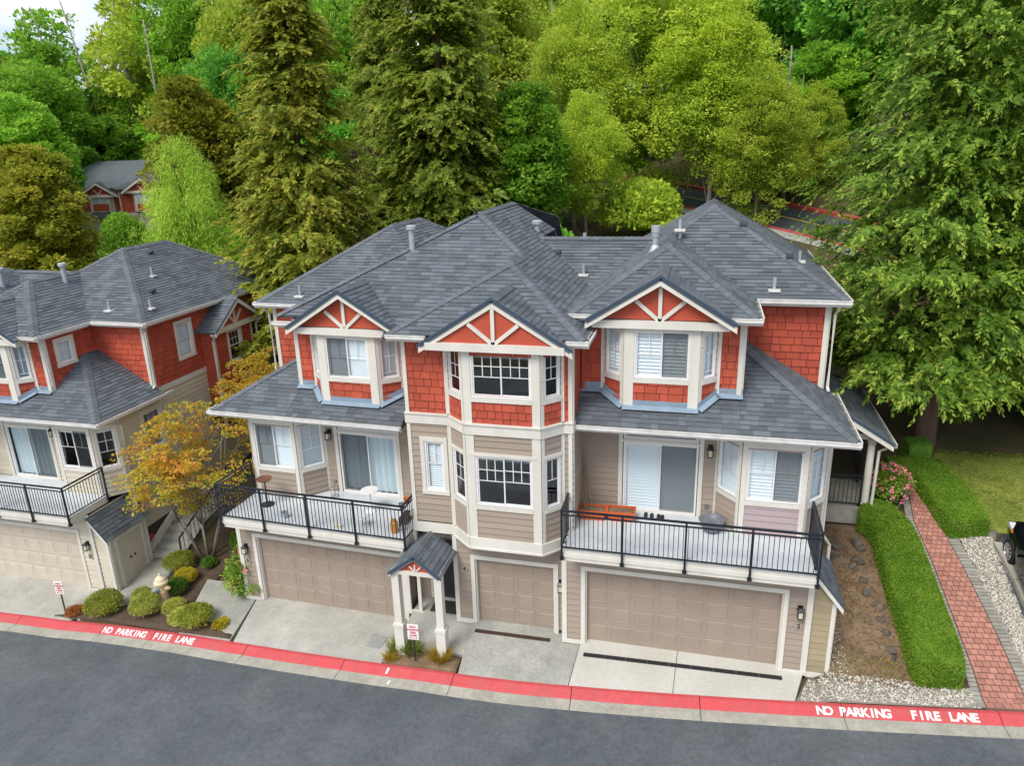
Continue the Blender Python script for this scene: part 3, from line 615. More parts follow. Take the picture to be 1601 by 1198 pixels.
def gutter(U, p, q, out, depth=.105, height=.085):
    """p, q along the eave edge; out: outward unit (x, y)"""
    p, q, o = Vector(p), Vector(q), Vector((*out, 0)); d = (q-p).normalized(); mb = U.mb()
    z = Vector((0, 0, 1))
    def slab(n0, n1, z0, z1):
        a = [p+o*n0+z*z0, p+o*n1+z*z0, p+o*n1+z*z1, p+o*n0+z*z1]; mb.add([tuple(v) for v in a] + [tuple(v+(q-p)) for v in a], [(0,1,2,3),(7,6,5,4),(0,4,5,1),(1,5,6,2),(2,6,7,3),(3,7,4,0)])
    slab(0, .012, -.02-height, -.005); slab(.012, depth-.012, -.02-height, -.008-height); slab(depth-.012, depth, -.02-height, -.012); slab(depth-.02, depth+.012, -.016, -.002)
    slab(-.05, -.002, -.19, -.03)
    gt = U.part(mb, 'gutter', MT['gutter'], fix=True)
    dm = U.mb(); a = [p+o*.014-z*.075, q+o*.014-z*.075, q+o*(depth-.014)-z*.075, p+o*(depth-.014)-z*.075]; dm.add([tuple(v) for v in a], [(0,1,2,3)]); U.part(dm, 'leaf_debris', MT['leafdebris'], gt)
    hm = U.mb(); n = max(2, int((q-p).length/.55))
    for i in range(n): c = p+(q-p)*((i+.5)/n); hm.beam(tuple(c+o*.005-z*.02), tuple(c+o*(depth-.005)-z*.02), .022, .008)
    U.part(hm, 'hanger', MT['gutter'], gt)
    return gt
def downspout(U, pts, m_='trim', r=.042):
    mb = U.mb(); mb.tube(pts, r, 6); return U.part(mb, 'downspout', MT[m_])
def gable(U, xc, yf, za, half, pitch, yv, panel_y, beam_z, beam_half, zv):
    """front gable: apex (xc, yf, za); yv: where its ridge dies into the slope behind (which lies at zv at y=1.0-style eave)"""
    zb = za-half*pitch
    for sg in (-1, 1):
        xe = xc+sg*half; ye = yv-half      # valley runs at 45 degrees
        ye = max(ye, yf+.05)
        P = [(xc, yf, za), (xe, yf, zb), (xe, ye, zb), (xc, yv, za)]
        roof_plane(U, P if sg > 0 else P[::-1])
        mb = U.mb(); d = Vector((sg*half, 0, -half*pitch)); a = Vector((xc, yf+.012, za-.015)); nrm = Vector((d.z, 0, -d.x))*sg; nrm.normalize(); nrm = nrm if nrm.z < 0 else -nrm
        q = [a, a+d*1.012, a+d*1.012+Vector((0,0,-.20)), a+Vector((0,0,-.22))]
        mb.prism([tuple(v) for v in (q if sg < 0 else q[::-1])], (0, .04, 0)); U.part(mb, 'rake_board', MT['trim'], fix=True)
        mb = U.mb(); q = [a+Vector((0,-.03,.035)), a+Vector((0,-.03,.035))+d*1.02, a+Vector((0,-.03,-.035))+d*1.02, a+Vector((0,-.03,-.045))]
        mb.prism([tuple(v) for v in q], (0, .03, 0)); U.part(mb, 'drip_edge', MT['edge'], fix=True)
    caps(U, (xc, yf-.01, za), (xc, yv, za), .6)
    mb = U.mb(); mb.prism([(xc-half, panel_y, zb), (xc+half, panel_y, zb), (xc, panel_y, za-.03)], (0, .06, 0)); pn = U.part(mb, 'gable_panel', MT['redpanel'], fix=True)
    mb = U.mb(); mb.box(xc-beam_half, xc+beam_half, panel_y-.10, panel_y+.3, beam_z-.19, beam_z); U.part(mb, 'gable_beam', MT['trim'])
    zt = za-.26
    for dx, dz in ((0, 0), (-1, -1), (1, -1)):
        mb = U.mb(); b0 = (xc, panel_y-.035, beam_z-.01); top = (xc, panel_y-.035, zt+.05) if dx == 0 else (xc+dx*.40*half*.82, panel_y-.035, beam_z+(zt-beam_z)*.56)
        mb.beam(b0, top, .05, .09, (1, 0, .001))
        U.part(mb, 'gable_strut', MT['trim'], pn)
def vent_pipe(U, p, h=.32, r=.045, cap=False, plate=True, big=False):
    mb = U.mb(); x, y, z = p
    mb.tube([(x,y,z-.25),(x,y,z+h)], r, 10)
    if cap: mb.lathe([(r*1.1,h-.02),(r*1.75,h),(r*1.75,h+.09),(r*1.2,h+.12)], (x,y,z), 12)
    if big: mb.lathe([(r*1.25,h*.55),(r*1.3,h*.72),(r*1.45,h*.74),(r*1.45,h*1.02),(r*.9,h*1.04)], (x,y,z), 14); mb.lathe([(r*2.2,-.12),(r*1.5,.06),(r*1.05,.12)], (x,y,z), 12)
    o = U.part(mb, 'vent_pipe', MT['galv'], smooth=False)
    if plate: fm = U.mb(); fm.box(x-.15, x+.15, y-.14, y+.10, z-.045, z+.012); U.part(fm, 'flashing', MT['gutter'], o)
    return o
def box_vent(U, p):
    x, y, z = p; mb = U.mb(); mb.add([(x-.11,y-.12,z-.08),(x+.11,y-.12,z-.08),(x+.11,y+.14,z+.06),(x-.11,y+.14,z+.06),(x-.09,y-.10,z+.03),(x+.09,y-.10,z+.03),(x+.09,y+.10,z+.10),(x-.09,y+.10,z+.10)],
        [(0,3,2,1),(4,5,6,7),(0,1,5,4),(1,2,6,5),(2,3,7,6),(3,0,4,7)]); return U.part(mb, 'box_vent', MT['black'])
def lantern(F, s, z, n=.0):
    mb = F.mb(); mb.box(s-.06, s+.06, n, n+.03, z-.06, z+.12); mb.box(s-.015, s+.015, n+.02, n+.12, z+.08, z+.11); mb.box(s-.075, s+.075, n+.05, n+.20, z+.02, z+.045)
    mb.add([(s-.085,n+.04,z+.045),(s+.085,n+.04,z+.045),(s+.085,n+.21,z+.045),(s-.085,n+.21,z+.045),(s-.03,n+.095,z+.11),(s+.03,n+.095,z+.11),(s+.03,n+.155,z+.11),(s-.03,n+.155,z+.11)], [(4,5,6,7),(0,1,5,4),(1,2,6,5),(2,3,7,6),(3,0,4,7)])
    for a in (-.065, .055):
        for b in (.06, .18): mb.box(s+a, s+a+.012, n+b, n+b+.012, z-.17, z+.03)
    mb.box(s-.065, s+.067, n+.06, n+.192, z-.185, z-.168)
    o = F.U.part(mb, 'wall_lantern', MT['black'], fix=True)
    gm = F.mb(); gm.box(s-.045, s+.047, n+.08, n+.172, z-.165, z+.015); F.U.part(gm, 'lamp_glass', MT['bulb'], o); return o
def number(F, s, z, txt, n=.03):
    mb = F.mb(); mb.box(s-.085, s+.085, n, n+.015, z-.09, z+.09); o = F.U.part(mb, 'number_plaque', MT['plaque'])
    t = bpy.data.objects.new('numeral', text_mesh(txt, .17, MT['signdk'], .004)); link(t, o)
    c = Vector(F.U.tf(*F.pt(s, n+.017, z))); e = Vector(F.U.tf(*F.pt(s+.1, n+.017, z)))-c; up = Vector((0, 0, 1)); e.normalize()
    if F.U.flip: e = -e
    t.matrix_basis = frame_matrix(c, e, up, e.cross(up))
def garage_door(F, a0, a1, z0, z1, cols, rows, m_, rec=.12):
    U = F.U; mb = F.mb(); mb.box(a0-.02, a1+.02, -rec-.05, -rec, z0-.05, z1+.02); d = U.part(mb, 'garage_door', m_)
    # jambs and head
    for b0, b1, c0, c1 in ((a0-.11, a0, z0-.06, z1), (a1, a1+.11, z0-.06, z1), (a0-.11, a1+.11, z1, z1+.12)): board(F, b0, b1, c0, c1, -.0, .05, 'door_casing')
    jm = F.mb(); jm.box(a0-.01, a0+.035, -rec, .0, z0-.06, z1); jm.box(a1-.035, a1+.01, -rec, 0, z0-.06, z1); jm.box(a0, a1, -rec, 0, z1-.03, z1+.01); U.part(jm, 'door_jamb', MT['trim'])
    w, h = (a1-a0)/cols, (z1-z0)/rows
    pm = F.mb(); 
    for j in range(1, rows): pm.box(a0, a1, -rec, -rec+.003, z0+h*j-.006, z0+h*j+.006)
    U.part(pm, 'section_joint', MT['plaque'], d)
    i0, o0 = .055, .045
    for j in range(rows):
        for i in range(cols):
            b0, b1, c0, c1 = a0+w*i+w*.10, a0+w*(i+1)-w*.10, z0+h*j+h*.15, z0+h*(j+1)-h*.15; e = .028; n = -rec
            q = F.mb(); q.add([(b0,n+.001,c0),(b1,n+.001,c0),(b1,n+.001,c1),(b0,n+.001,c1),
                       (b0+e*.5,n+.012,c0+e*.5),(b1-e*.5,n+.012,c0+e*.5),(b1-e*.5,n+.012,c1-e*.5),(b0+e*.5,n+.012,c1-e*.5),
                       (b0+e,n+.003,c0+e),(b1-e,n+.003,c0+e),(b1-e,n+.003,c1-e),(b0+e,n+.003,c1-e),
                       (b0+e*2,n+.008,c0+e*2),(b1-e*2,n+.008,c0+e*2),(b1-e*2,n+.008,c1-e*2),(b0+e*2,n+.008,c1-e*2)],
                  [f for k in (0,4,8) for f in ((k,k+1,k+5,k+4),(k+1,k+2,k+6,k+5),(k+2,k+3,k+7,k+6),(k+3,k,k+4,k+7))] + [(12,13,14,15)])
            q.f = [tuple(reversed(f)) for f in q.f]
            q.obj('panel', m_, d, fix=False)
    return d
def railing(U, path, zf, zt, parent=None, step=.112, post_step=1.45, skirt=.28):
    """path: local (x, y) corners of a guard rail"""
    B = U.B; mb = U.mb()
    for (x0, y0), (x1, y1) in zip(path[:-1], path[1:]):
        for z, w, h in ((zt-.02, .055, .04), (zt-.13, .035, .03), (zf+.075, .035, .03)): mb.beam((x0, y0, z), (x1, y1, z), w, h)
    r = U.part(mb, 'railing', MT['black'])
    bal = MB(); bal.box(-.008, .008, -.008, .008, zf+.075, zt-.13); bd = bal.data('baluster', MT['black'])
    for k, ((x0, y0), (x1, y1)) in enumerate(zip(path[:-1], path[1:])):
        L_ = math.hypot(x1-x0, y1-y0); n = int(L_/step)
        for i in range(1, n):
            x, y, z = U.tf(x0+(x1-x0)*i/n, y0+(y1-y0)*i/n, 0); o = link(bpy.data.objects.new('baluster', bd), r); o.location = (x, y, z)
        m_ = max(1, round(L_/post_step))
        for i in range(0 if k == 0 else 0, m_+1):
            if k and i == 0: continue
            x, y = x0+(x1-x0)*i/m_, y0+(y1-y0)*i/m_; pm = U.mb(); pm.box(x-.024, x+.024, y-.024, y+.024, zf-skirt, zt-.02); pm.box(x-.05, x+.05, y-.032, y+.05, zf-skirt-.01, zf-skirt+.07); U.part(pm, 'post', MT['black'], r)
    return r
# ------------------------------------------------------------------ the end unit (garage below, balcony, bay windows, front gable, hipped wing)
PIT = .625; EV = 8.70
def end_unit(B, tf, flip, num, tanm, xin=-.62, hip=True, side=False, gm=None, fills=('shutter', 'slider'), door=('shutter', 'shutter'), lower=None, closet=True):
    U = Unit(B, tf, flip); gm = gm or MT['garage']
    # garage storey
    F = Fr(U, (xin, 0), (5.55, 0)); o = -xin
    wall(F, -.35, 2.83, [(o, o+4.88, -.35, 2.13)], 'board', tanm, zc0=-.02); garage_door(F, o, o+4.88, -.05, 2.13, 8, 4, gm)
    board(F, F.L-.14, F.L, -.04, 2.83, 0, .04); board(F, 0, .13, -.04, 2.83, 0, .04); board(F, o+5.0, F.L, -.16, -.04, 0, .05, 'base_board'); board(F, 0, o-.11, -.16, -.04, 0, .05, 'base_board')
    lantern(F, o+5.27, 1.72); number(F, o+5.27, 1.25, num, .03)
    F = Fr(U, (5.55, 0), (5.55, 3.2)); wall(F, -.35, 2.83, (), 'board', tanm, zc0=1.0, core=True)
    # utility closet with a lean-to roof
    if closet:
        F = Fr(U, (5.55, .02), (6.06, .02)); mb = U.mb(); mb.prism([(5.55,.02,-.3),(6.06,.02,-.3),(6.06,.02,1.98),(5.55,.02,2.70)], (0, 1.75, 0)); U.part(mb, 'closet', MT['olive'] if not side else tanm, fix=True)
        cm_ = MT['olive'] if not side else tanm
        z = -.05
        while z < 2.45:
            a1 = min(.51, .51*(2.70-z-.1)/.72); mw = F.mb(); vs = [(0,.02,z),(a1,.02,z),(max(.02,a1-.09) if z > 1.75 else a1,.003,z+.17),(0,.003,z+.17),(0,0,z),(a1,0,z)]
            B.piece('siding_board', [mw.tf(*v) for v in vs], [tuple(reversed(f)) if flip else f for f in [(0,1,2,3),(4,5,1,0),(4,0,3),(5,2,1)]], cm_, B.root); z += .175
        board(F, .43, .52, -.08, 1.98, 0, .035); board(F, -.01, .54, -.2, -.06, 0, .045, 'base_board')
        roof_plane(U, [(5.56,-.14,2.80),(6.20,-.14,1.98),(6.20,1.9,1.98),(5.56,1.9,2.80)])
        mb = U.mb(); mb.prism([(5.56,-.15,2.78),(6.21,-.15,1.95),(6.21,-.15,1.80),(5.56,-.15,2.62)], (0, .035, 0)); U.part(mb, 'rake_board', MT['trim'], fix=True)
        mb = U.mb(); mb.prism([(5.56,-.165,2.815),(6.22,-.165,1.985),(6.22,-.165,1.935),(5.56,-.165,2.765)], (0, .014, 0)); U.part(mb, 'drip_edge', MT['edge'], fix=True)
        F = Fr(U, (6.06, .02), (6.06, 1.77)); wall(F, -.35, 1.95, [(.35, 1.45, -.05, 1.75)], 'board', cm_, zc0=-.03)
        board(F, 0, .09, -.08, 1.9); board(F, 1.66, 1.75, -.08, 1.9); board(F, 0, 1.75, -.2, -.06, 0, .045, 'base_board')
        for s0 in (.35, .90): 
            d = board(F, s0+.005, s0+.545, -.03, 1.73, -.03, .01, 'closet_door', MT['garagec'] if side else MT['olive']); board(F, s0+(.42 if s0 < .5 else .08), s0+(.46 if s0 < .5 else .12), .8, .88, .01, .05, 'door_knob', MT['black'], d)
        board(F, .25, .35, -.06, 1.85, 0, .04, 'door_casing'); board(F, 1.45, 1.55, -.06, 1.85, 0, .04, 'door_casing'); board(F, .35, 1.45, 1.75, 1.85, 0, .04, 'door_casing')
    # balcony
    mb = U.mb(); mb.box(-.44, 5.42, -.63, 1.71, 2.95, 3.07); dk = U.part(mb, 'balcony', MT['deck'])
    mb = U.mb()
    for i in range(1, 40): y = -.6+2.3*i/40; mb.box(-.42, 5.40, y-.004, y+.004, 3.0705, 3.0735)
    U.part(mb, 'deck_seam', MT['frost'], dk)
    for z0, z1, e in ((2.95, 3.055, .012), (2.84, 2.948, .028), (2.73, 2.838, .0)):
        mb = U.mb(); mb.box(-.44-e, 5.42+e, -.63-e, -.58, z0, z1); U.part(mb, 'fascia_board', MT['trim'], dk)
        for x0, x1 in ((5.37, 5.42+e), (-.44-e, -.39)): mb = U.mb(); mb.box(x0, x1, -.58, 1.0 if x1 > 5 else .26, z0, z1); U.part(mb, 'fascia_board', MT['trim'], dk)
    mb = U.mb(); mb.box(-.40, 5.38, -.57, .0, 2.735, 2.76); U.part(mb, 'soffit', MT['trim'], dk)
    railing(U, [(-.485, .82 if hip else .35), (-.485, -.69), (5.465, -.69), (5.465, .98)], 3.07, 4.17, post_step=1.46)
    # first floor: sliding door, bay
    F = Fr(U, (xin, 1.71), (3.15, 1.71)); wall(F, 2.9, 6.0, [(o+.73, o+2.71, 3.07, 5.40)], 'board', tanm, zc0=3.09)
    board(F, o+.62, o+.73, 3.07, 5.52, 0, .045, 'door_casing'); board(F, o+2.71, o+2.82, 3.07, 5.52, 0, .045, 'door_casing'); board(F, o+.73, o+2.71, 5.40, 5.52, 0, .045, 'door_casing'); board(F, o+.73, o+2.71, 5.10, 5.17, -.05, .04, 'door_transom_bar')
    win(F, o+.75, o+2.69, 3.10, 5.10, 'slider', None, door[0], casing=0, name='sliding_door'); win(F, o+.75, o+2.69, 5.17, 5.40, 'single', None, 'shade', casing=0, name='transom_window')
    lantern(F, o+2.98, 5.05); mb = F.mb(); mb.box(o+2.92, o+3.02, 0, .05, 3.35, 3.47); U.part(mb, 'outlet_cover', MT['potgrey'])
    bay(U, [(3.15,1.71),(3.74,1.0),(5.28,1.0),(5.81,1.62)], 2.95, 5.86, 4.02, 5.46, 'board', tanm, (fills[0],)*3, ((2,2,.6),(2,1,.45),(2,2,.6)), fpost=.12, lower=lower)
    F = Fr(U, (5.81, 1.62), (5.81, 12.2)); wall(F, 1.2 if not side else -.35, 6.0, [(1.2, 2.1, 4.0, 5.45)] if side else (), 'board', tanm if side else MT['olive'], zc0=1.3)
    board(F, 0, .12, -.3, 5.86, 0, .035); board(F, -.02, 10.58, 5.92, 6.12, 0, .05, 'band_board')
    if side: win(F, 1.2, 2.1, 4.0, 5.45, 'hung', (3,2,1.), 'dark', .1)
    mb = U.mb(); mb.box(xin, 5.7, 1.75, 12.1, 2.86, 2.94); mb.box(xin, 5.7, 1.5, 12.1, 5.86, 5.95); U.part(mb, 'floor_slab', MT['floor'])
    mb = U.mb(); mb.box(xin, 5.7, 3.9, 4.0, 2.95, 5.85); mb.box(.0, 5.7, 5.0, 5.1, 5.96, 8.5); U.part(mb, 'room_wall', MT['room'])
    mb = U.mb(); mb.box(xin, 5.81, 12.1, 12.25, -.3, 8.55); U.part(mb, 'back_wall', MT['olive'])
    # skirt roof over the first floor
    ye, ze, xo = .47, 5.99, 6.18; p = .61; hx, hy = 3.62, ye+(xo-3.62)
    zt = ze+p*(xo-3.62)
    roof_plane(U, [(xin+.02,ye,ze),(3.6,ye,ze),(3.6,1.5,ze+p*1.03),(xin+.02,1.5,ze+p*1.03)]); roof_plane(U, [(3.6,ye,ze),(xo,ye,ze),(3.62,hy,zt)])
    roof_plane(U, [(xo,ye,ze),(xo,3.70,ze),(3.62,3.70,zt),(3.62,hy,zt)]); caps(U, (xo,ye,ze), (3.64,hy-.02,zt), .42)
    gutter(U, (xin+.03,ye,ze), (xo+.09,ye,ze), (0,-1)); gutter(U, (xo,ye,ze), (xo,4.05,ze), (1,0))
    mb = U.mb(); mb.box(xin+.03, xo-.03, ye+.03, 1.75, ze-.16, ze-.13); mb.box(5.70, xo-.03, 1.75, 3.7, ze-.16, ze-.13); U.part(mb, 'soffit', MT['trim'])
    fl = [((3.66,1.42),(3.03,1.42)),((3.05,1.42),(2.61,.97)),((2.62,.97),(.76,.97)),((.78,.97),(.20,1.42)),((.22,1.42),(xin+.1,1.42))]
    for (x0,y0),(x1,y1) in fl:
        mb = U.mb(); zf0, zf1 = ze+p*(y0-ye), ze+p*(y1-ye); off = Vector((y1-y0, x0-x1, 0)).normalized()*.13
        off = off if off.y < 0 else -off
        mb.add([(x0,y0,zf0+.10),(x1,y1,zf1+.10),(x1+off.x,y1+off.y,zf1+.10+(off.y*p)),(x0+off.x,y0+off.y,zf0+.10+off.y*p)], [(0,1,2,3)]); mb.add([(x0,y0,zf0+.24),(x1,y1,zf1+.24),(x1,y1,zf1+.10),(x0,y0,zf0+.10)], [(0,1,2,3)])
        mb.v = [tuple(v) for v in mb.v]; U.part(mb, 'flashing', MT['flash'])
    # top storey
    F = Fr(U, (-.50, 1.45), (3.62, 1.45)); wall(F, 6.0, 8.66, [(.72, 3.53, 6.0, 8.6)], 'shake', MT['shake'], zc0=6.3)
    board(F, F.L-.12, F.L, 6.45, 8.66, 0, .04); board(F, .66, .74, 6.4, 8.5, 0, .04, 'bay_trim'); board(F, 3.51, 3.59, 6.4, 8.5, 0, .04, 'bay_trim')
    bay(U, [(.22,1.45),(.78,1.0),(2.59,1.0),(3.03,1.45)], 6.12, 8.50, 7.10, 8.32, 'shake', MT['shake'], (fills[1] if fills[1] != 'slider' else 'shutter',)*3, ((2,2,.9),(2,1,.5),(2,2,.9)), fpost=.24)
    F = Fr(U, (3.62, 1.45), (3.62, 3.66)); wall(F, 6.0, 8.66, [(.5, 1.15, 7.45, 8.25)] if side else (), 'shake', MT['shake'], zc0=6.3); board(F, 0, .12, 6.4, 8.66, 0, .04)
    if side: win(F, .5, 1.15, 7.45, 8.25, 'single', (2,2,1.), 'blind', .1)
    F = Fr(U, (3.62, 3.66), (5.81, 3.66)); wall(F, 6.0, 8.66, (), 'shake', MT['shake'], zc0=6.0); board(F, F.L-.12, F.L, 6.2, 8.66, 0, .04)
    F = Fr(U, (5.81, 3.66), (5.81, 12.2)); holes = [(1.6, 2.4, 6.85, 8.15)] if side else (); wall(F, 6.1, 8.66, holes, 'shake', MT['shake'], zc0=6.12); board(F, 0, .12, 6.1, 8.66, 0, .04)
    if side: win(F, 1.6, 2.4, 6.85, 8.15, 'hung', (2,2,1.), 'blind', .1)
    downspout(U, [(5.98,3.36,8.55),(5.97,3.42,8.42),(5.93,3.58,8.28),(5.93,3.58,6.3),(5.95,3.45,6.2)])
    downspout(U, [(6.02,.72,5.85),(5.97,1.3,5.65),(5.88,1.75,5.45),(5.88,1.72,2.9),(6.12,1.9,2.5),(6.14,1.95,-.1)] if not side else [(6.02,.72,5.85),(5.97,1.3,5.65),(5.88,1.75,5.45),(5.88,1.72,2.2)])
    # main hipped wing
    A = (2.78, 6.69, 10.81); Ab = (2.78, 9.22, 10.81); R1 = (6.16,3.31,EV); R2 = (6.16,12.6,EV)
    roof_plane(U, [R1, R2, Ab, A]); roof_plane(U, [R2, (-.6,12.6,EV), Ab])
    caps(U, R1, A, .44); caps(U, A, Ab, .6); caps(U, R2, Ab, .44)
    if hip:
        fr, bk = (1.64,3.24,10.10), (1.64,5.55,10.10)
        roof_plane(U, [(3.88,3.31,EV), R1, A, bk]); roof_plane(U, [(-.6,1.0,EV), (3.88,1.0,EV), fr]); roof_plane(U, [(3.88,1.0,EV), (3.88,3.31,EV), bk, fr])
        for poly in ([(-.6,1.0,EV), (-.6,4.74,EV), bk, fr], [(-.6,4.74,EV), (1.256,6.6,9.86), A, bk], [(1.256,6.6,9.86), (1.256,7.74,9.86), Ab, A], [(1.256,7.74,9.86), (-.6,9.6,EV), (-.6,12.6,EV), Ab]): roof_plane(U, poly[::-1])
        caps(U, (-.6,1.0,EV), fr, .44); caps(U, (3.88,1.0,EV), fr, .44); caps(U, fr, bk, .6); caps(U, bk, A, .44)
        gutter(U, (-.6,1.0,EV), (.0,1.0,EV), (0,-1)); gutter(U, (-.6,4.7,EV), (-.6,.92,EV), (-1,0)); gutter(U, (3.25,1.0,EV), (3.97,1.0,EV), (0,-1)); gutter(U, (3.88,1.0,EV), (3.88,3.2,EV), (1,0))
    else:
        roof_plane(U, [(-.6,3.31,EV), R1, A]); roof_plane(U, [A, Ab, (-.6,12.6,EV), (-.6,3.31,EV)])
        gutter(U, (3.2,1.0,EV), (3.97,1.0,EV), (0,-1))
    gutter(U, (3.95,3.31,EV), (6.25,3.31,EV), (0,-1)); gutter(U, (6.16,3.31,EV), (6.16,12.6,EV), (1,0))
    mb = U.mb(); mb.box(-.5, 3.86, 1.05, 3.7, EV-.18, EV-.15); mb.box(3.86, 6.13, 3.34, 12.5, EV-.18, EV-.15); U.part(mb, 'soffit', MT['trim'])
    gable(U, 1.62, .67, 9.70, 1.75, PIT, 2.57, .93, 8.58, 1.62, EV)
    return U
# ------------------------------------------------------------------ main building: units 2, 4, 6
TH6 = -.0394; C6, S6 = math.cos(TH6), math.sin(TH6)
def m6(x, y, z): return (-5.403 - x*C6 - y*S6, .553 - x*S6 + y*C6, z-.632)
MAIN = Bld('townhouse_row', (-2.2, 5, -.3), 'red and taupe three-unit townhouse row with grey hip roofs, in the middle')
U2 = end_unit(MAIN, IDT, False, '2', MT['tan'], lower=MT['lilac'])
U6 = end_unit(MAIN, m6, True, '6', MT['tan'], xin=-.10, hip=False, closet=False, fills=('blind', 'blind'), door=('curtain', 'curtain'))
U4 = Unit(MAIN)
T4 = MT['tan']; XL, XR, Y4 = -4.80, -.38, .30
# garage storey of unit 4 with the recessed entry at its left
F = Fr(U4, (-3.72, Y4), (XR-.22, Y4)); wall(F, -.4, 2.7, [(.61, 2.84, -.4, 1.90)], 'board', T4, zc0=-.05); garage_door(F, .61, 2.84, -.10, 1.90, 4, 4, MT['garage'])
board(F, 0, .12, -.1, 2.66, 0, .04); board(F, 0, .5, -.2, -.06, 0, .05, 'base_board'); lantern(F, 3.03, 1.45, .03); number(F, .31, 1.55, '4', .025)
F = Fr(U4, (-3.72, 1.15), (-3.72, Y4)); wall(F, -.4, 2.7, (), 'board', T4)
F = Fr(U4, (-5.25, 1.15), (-3.72, 1.15)); wall(F, -.4, 2.7, [(.55, 1.43, -.14, 1.95)], 'board', T4)
mb = F.mb(); mb.box(.56, 1.42, -.09, -.04, -.14, 1.94); dr = U4.part(mb, 'entry_door', MT['dark'])
for i, (z0, z1) in enumerate(((.05,.75),(.85,1.8))):
    for a in (.64, 1.04): mb = F.mb(); mb.box(a, a+.3, -.04, -.03, z0, z1); U4.part(mb, 'panel', MT['dark'], dr)
mb = F.mb(); mb.box(.59, .64, -.04, .02, .80, .92); U4.part(mb, 'door_handle', MT['galv'], dr)
for a, b in ((.46,.55),(1.43,1.52)): board(F, a, b, -.12, 2.05, 0, .04, 'door_casing')
board(F, .46, 1.52, 1.95, 2.05, .002, .045, 'door_casing'); board(F, .56, 1.42, -.17, -.12, -.05, .10, 'threshold')
F = Fr(U4, (-5.30, .62), (-5.30, 1.15)); wall(F, -.7, 2.7, (), 'board', T4); 
F = Fr(U4, (-5.30, .50), (-4.80, .50)); 
for a, b in ((.02,.12),(.36,.46)): board(F, a, b, -.25, 2.6, 0, .05, 'pilaster')
board(F, 0, .5, -.3, -.18, 0, .06, 'base_board')
# upper storeys of unit 4
pts4 = [(-3.60, Y4), (-3.02, -.20), (-1.08, -.20), (-.62, Y4)]
F = Fr(U4, (XL, Y4), (XR, Y4))
wall(F, 2.55, 5.86, [(.44, .98, 3.87, 5.30), (1.2, 4.18, 2.55, 5.86)], 'board', T4, zc0=2.92); win(F, .44, .98, 3.87, 5.30, 'single', (2,1,.45), 'half', .11)
wall(F, 6.0, 8.30, [(1.2, 4.18, 6.0, 8.25)], 'shake', MT['shake'], zc0=6.02)
for z0, z1 in ((2.88, 5.82), (6.06, 8.28)): board(F, 0, .10, z0, z1, 0, .04); board(F, F.L-.10, F.L, z0, z1, 0, .04); board(F, 1.12, 1.21, z0, z1, 0, .038, 'bay_trim'); board(F, 4.16, 4.22, z0, z1, 0, .038, 'bay_trim')
for a, b, z0, z1, n1 in ((-.03, 1.22, 5.80, 6.06, .06), (4.14, 4.45, 5.80, 6.06, .06), (-.03, 1.22, 6.06, 6.10, .09), (4.14, 4.45, 6.06, 6.10, .09), (-.03, 1.22, 2.60, 2.88, .06), (4.14, 4.45, 2.60, 2.88, .06)): board(F, a, b, z0, z1, 0, n1, 'band_board')
bay(U4, pts4, 2.66, 5.84, 3.83, 5.22, 'board', T4, ('half','top','half'), ((2,2,.6),(3,2,.5),(2,1,.45)), fpost=.22, frieze=False, glass='glassd')
bay(U4, pts4, 6.04, 8.26, 6.78, 7.94, 'shake', MT['shake'], ('shade','top','top'), ((2,2,.66),(3,2,.55),(2,2,.6)), fpost=.20, glass='glassd')
for k in range(3):
    Fk = Fr(U4, pts4[k], pts4[k+1])
    board(Fk, -.01, Fk.L+.01, 5.80, 6.06, 0, .062, 'band_board'); board(Fk, -.02, Fk.L+.02, 6.06, 6.10, 0, .095, 'band_board'); board(Fk, -.01, Fk.L+.01, 2.60, 2.88, 0, .062, 'band_board'); board(Fk, -.02, Fk.L+.02, 2.55, 2.60, 0, .085, 'band_board')
    board(Fk, .08, Fk.L-.08, 5.22, 5.31, 0, .045, 'window_head')
F = Fr(U4, (XR, Y4), (XR, 1.75)); wall(F, 2.6, 5.9, (), 'board', T4); wall(F, 5.9, 8.3, (), 'shake', MT['shake'], zc0=6.0); board(F, 0, .10, 2.8, 8.28, 0, .035); board(F, 0, 1.4, 5.80, 6.06, 0, .05, 'band_board')
downspout(U4, [(-.28,1.2,8.15),(-.30,1.3,8.0),(-.30,1.38,7.9),(-.30,1.38,6.4)], 'redpanel', .05)
F = Fr(U4, (XL, 2.2), (XL, Y4)); wall(F, 2.6, 5.9, (), 'board', T4); wall(F, 5.9, 8.3, (), 'shake', MT['shake'], zc0=6.0)
mb = MB(); mb.box(XL, XR, .35, 9, 2.62, 2.72); mb.box(XL, XR, .35, 9, 5.84, 5.95); mb.prism([(x, y, 2.72) for x, y in pts4], (0,0,-.1)); mb.prism([(x, y, 5.95) for x, y in pts4], (0,0,-.1)); U4.part(mb, 'floor_slab', MT['floor'], fix=True)
mb = MB(); mb.box(XL, XR, 4.2, 4.3, 2.72, 5.84); mb.box(XL, XR, 4.2, 4.3, 5.95, 8.3); mb.box(XL+.0, XL+.06, .45, 4.2, 5.95, 8.2); mb.box(XL, XR, .4, 4.3, 8.28, 8.34); U4.part(mb, 'room_wall', MT['room'])
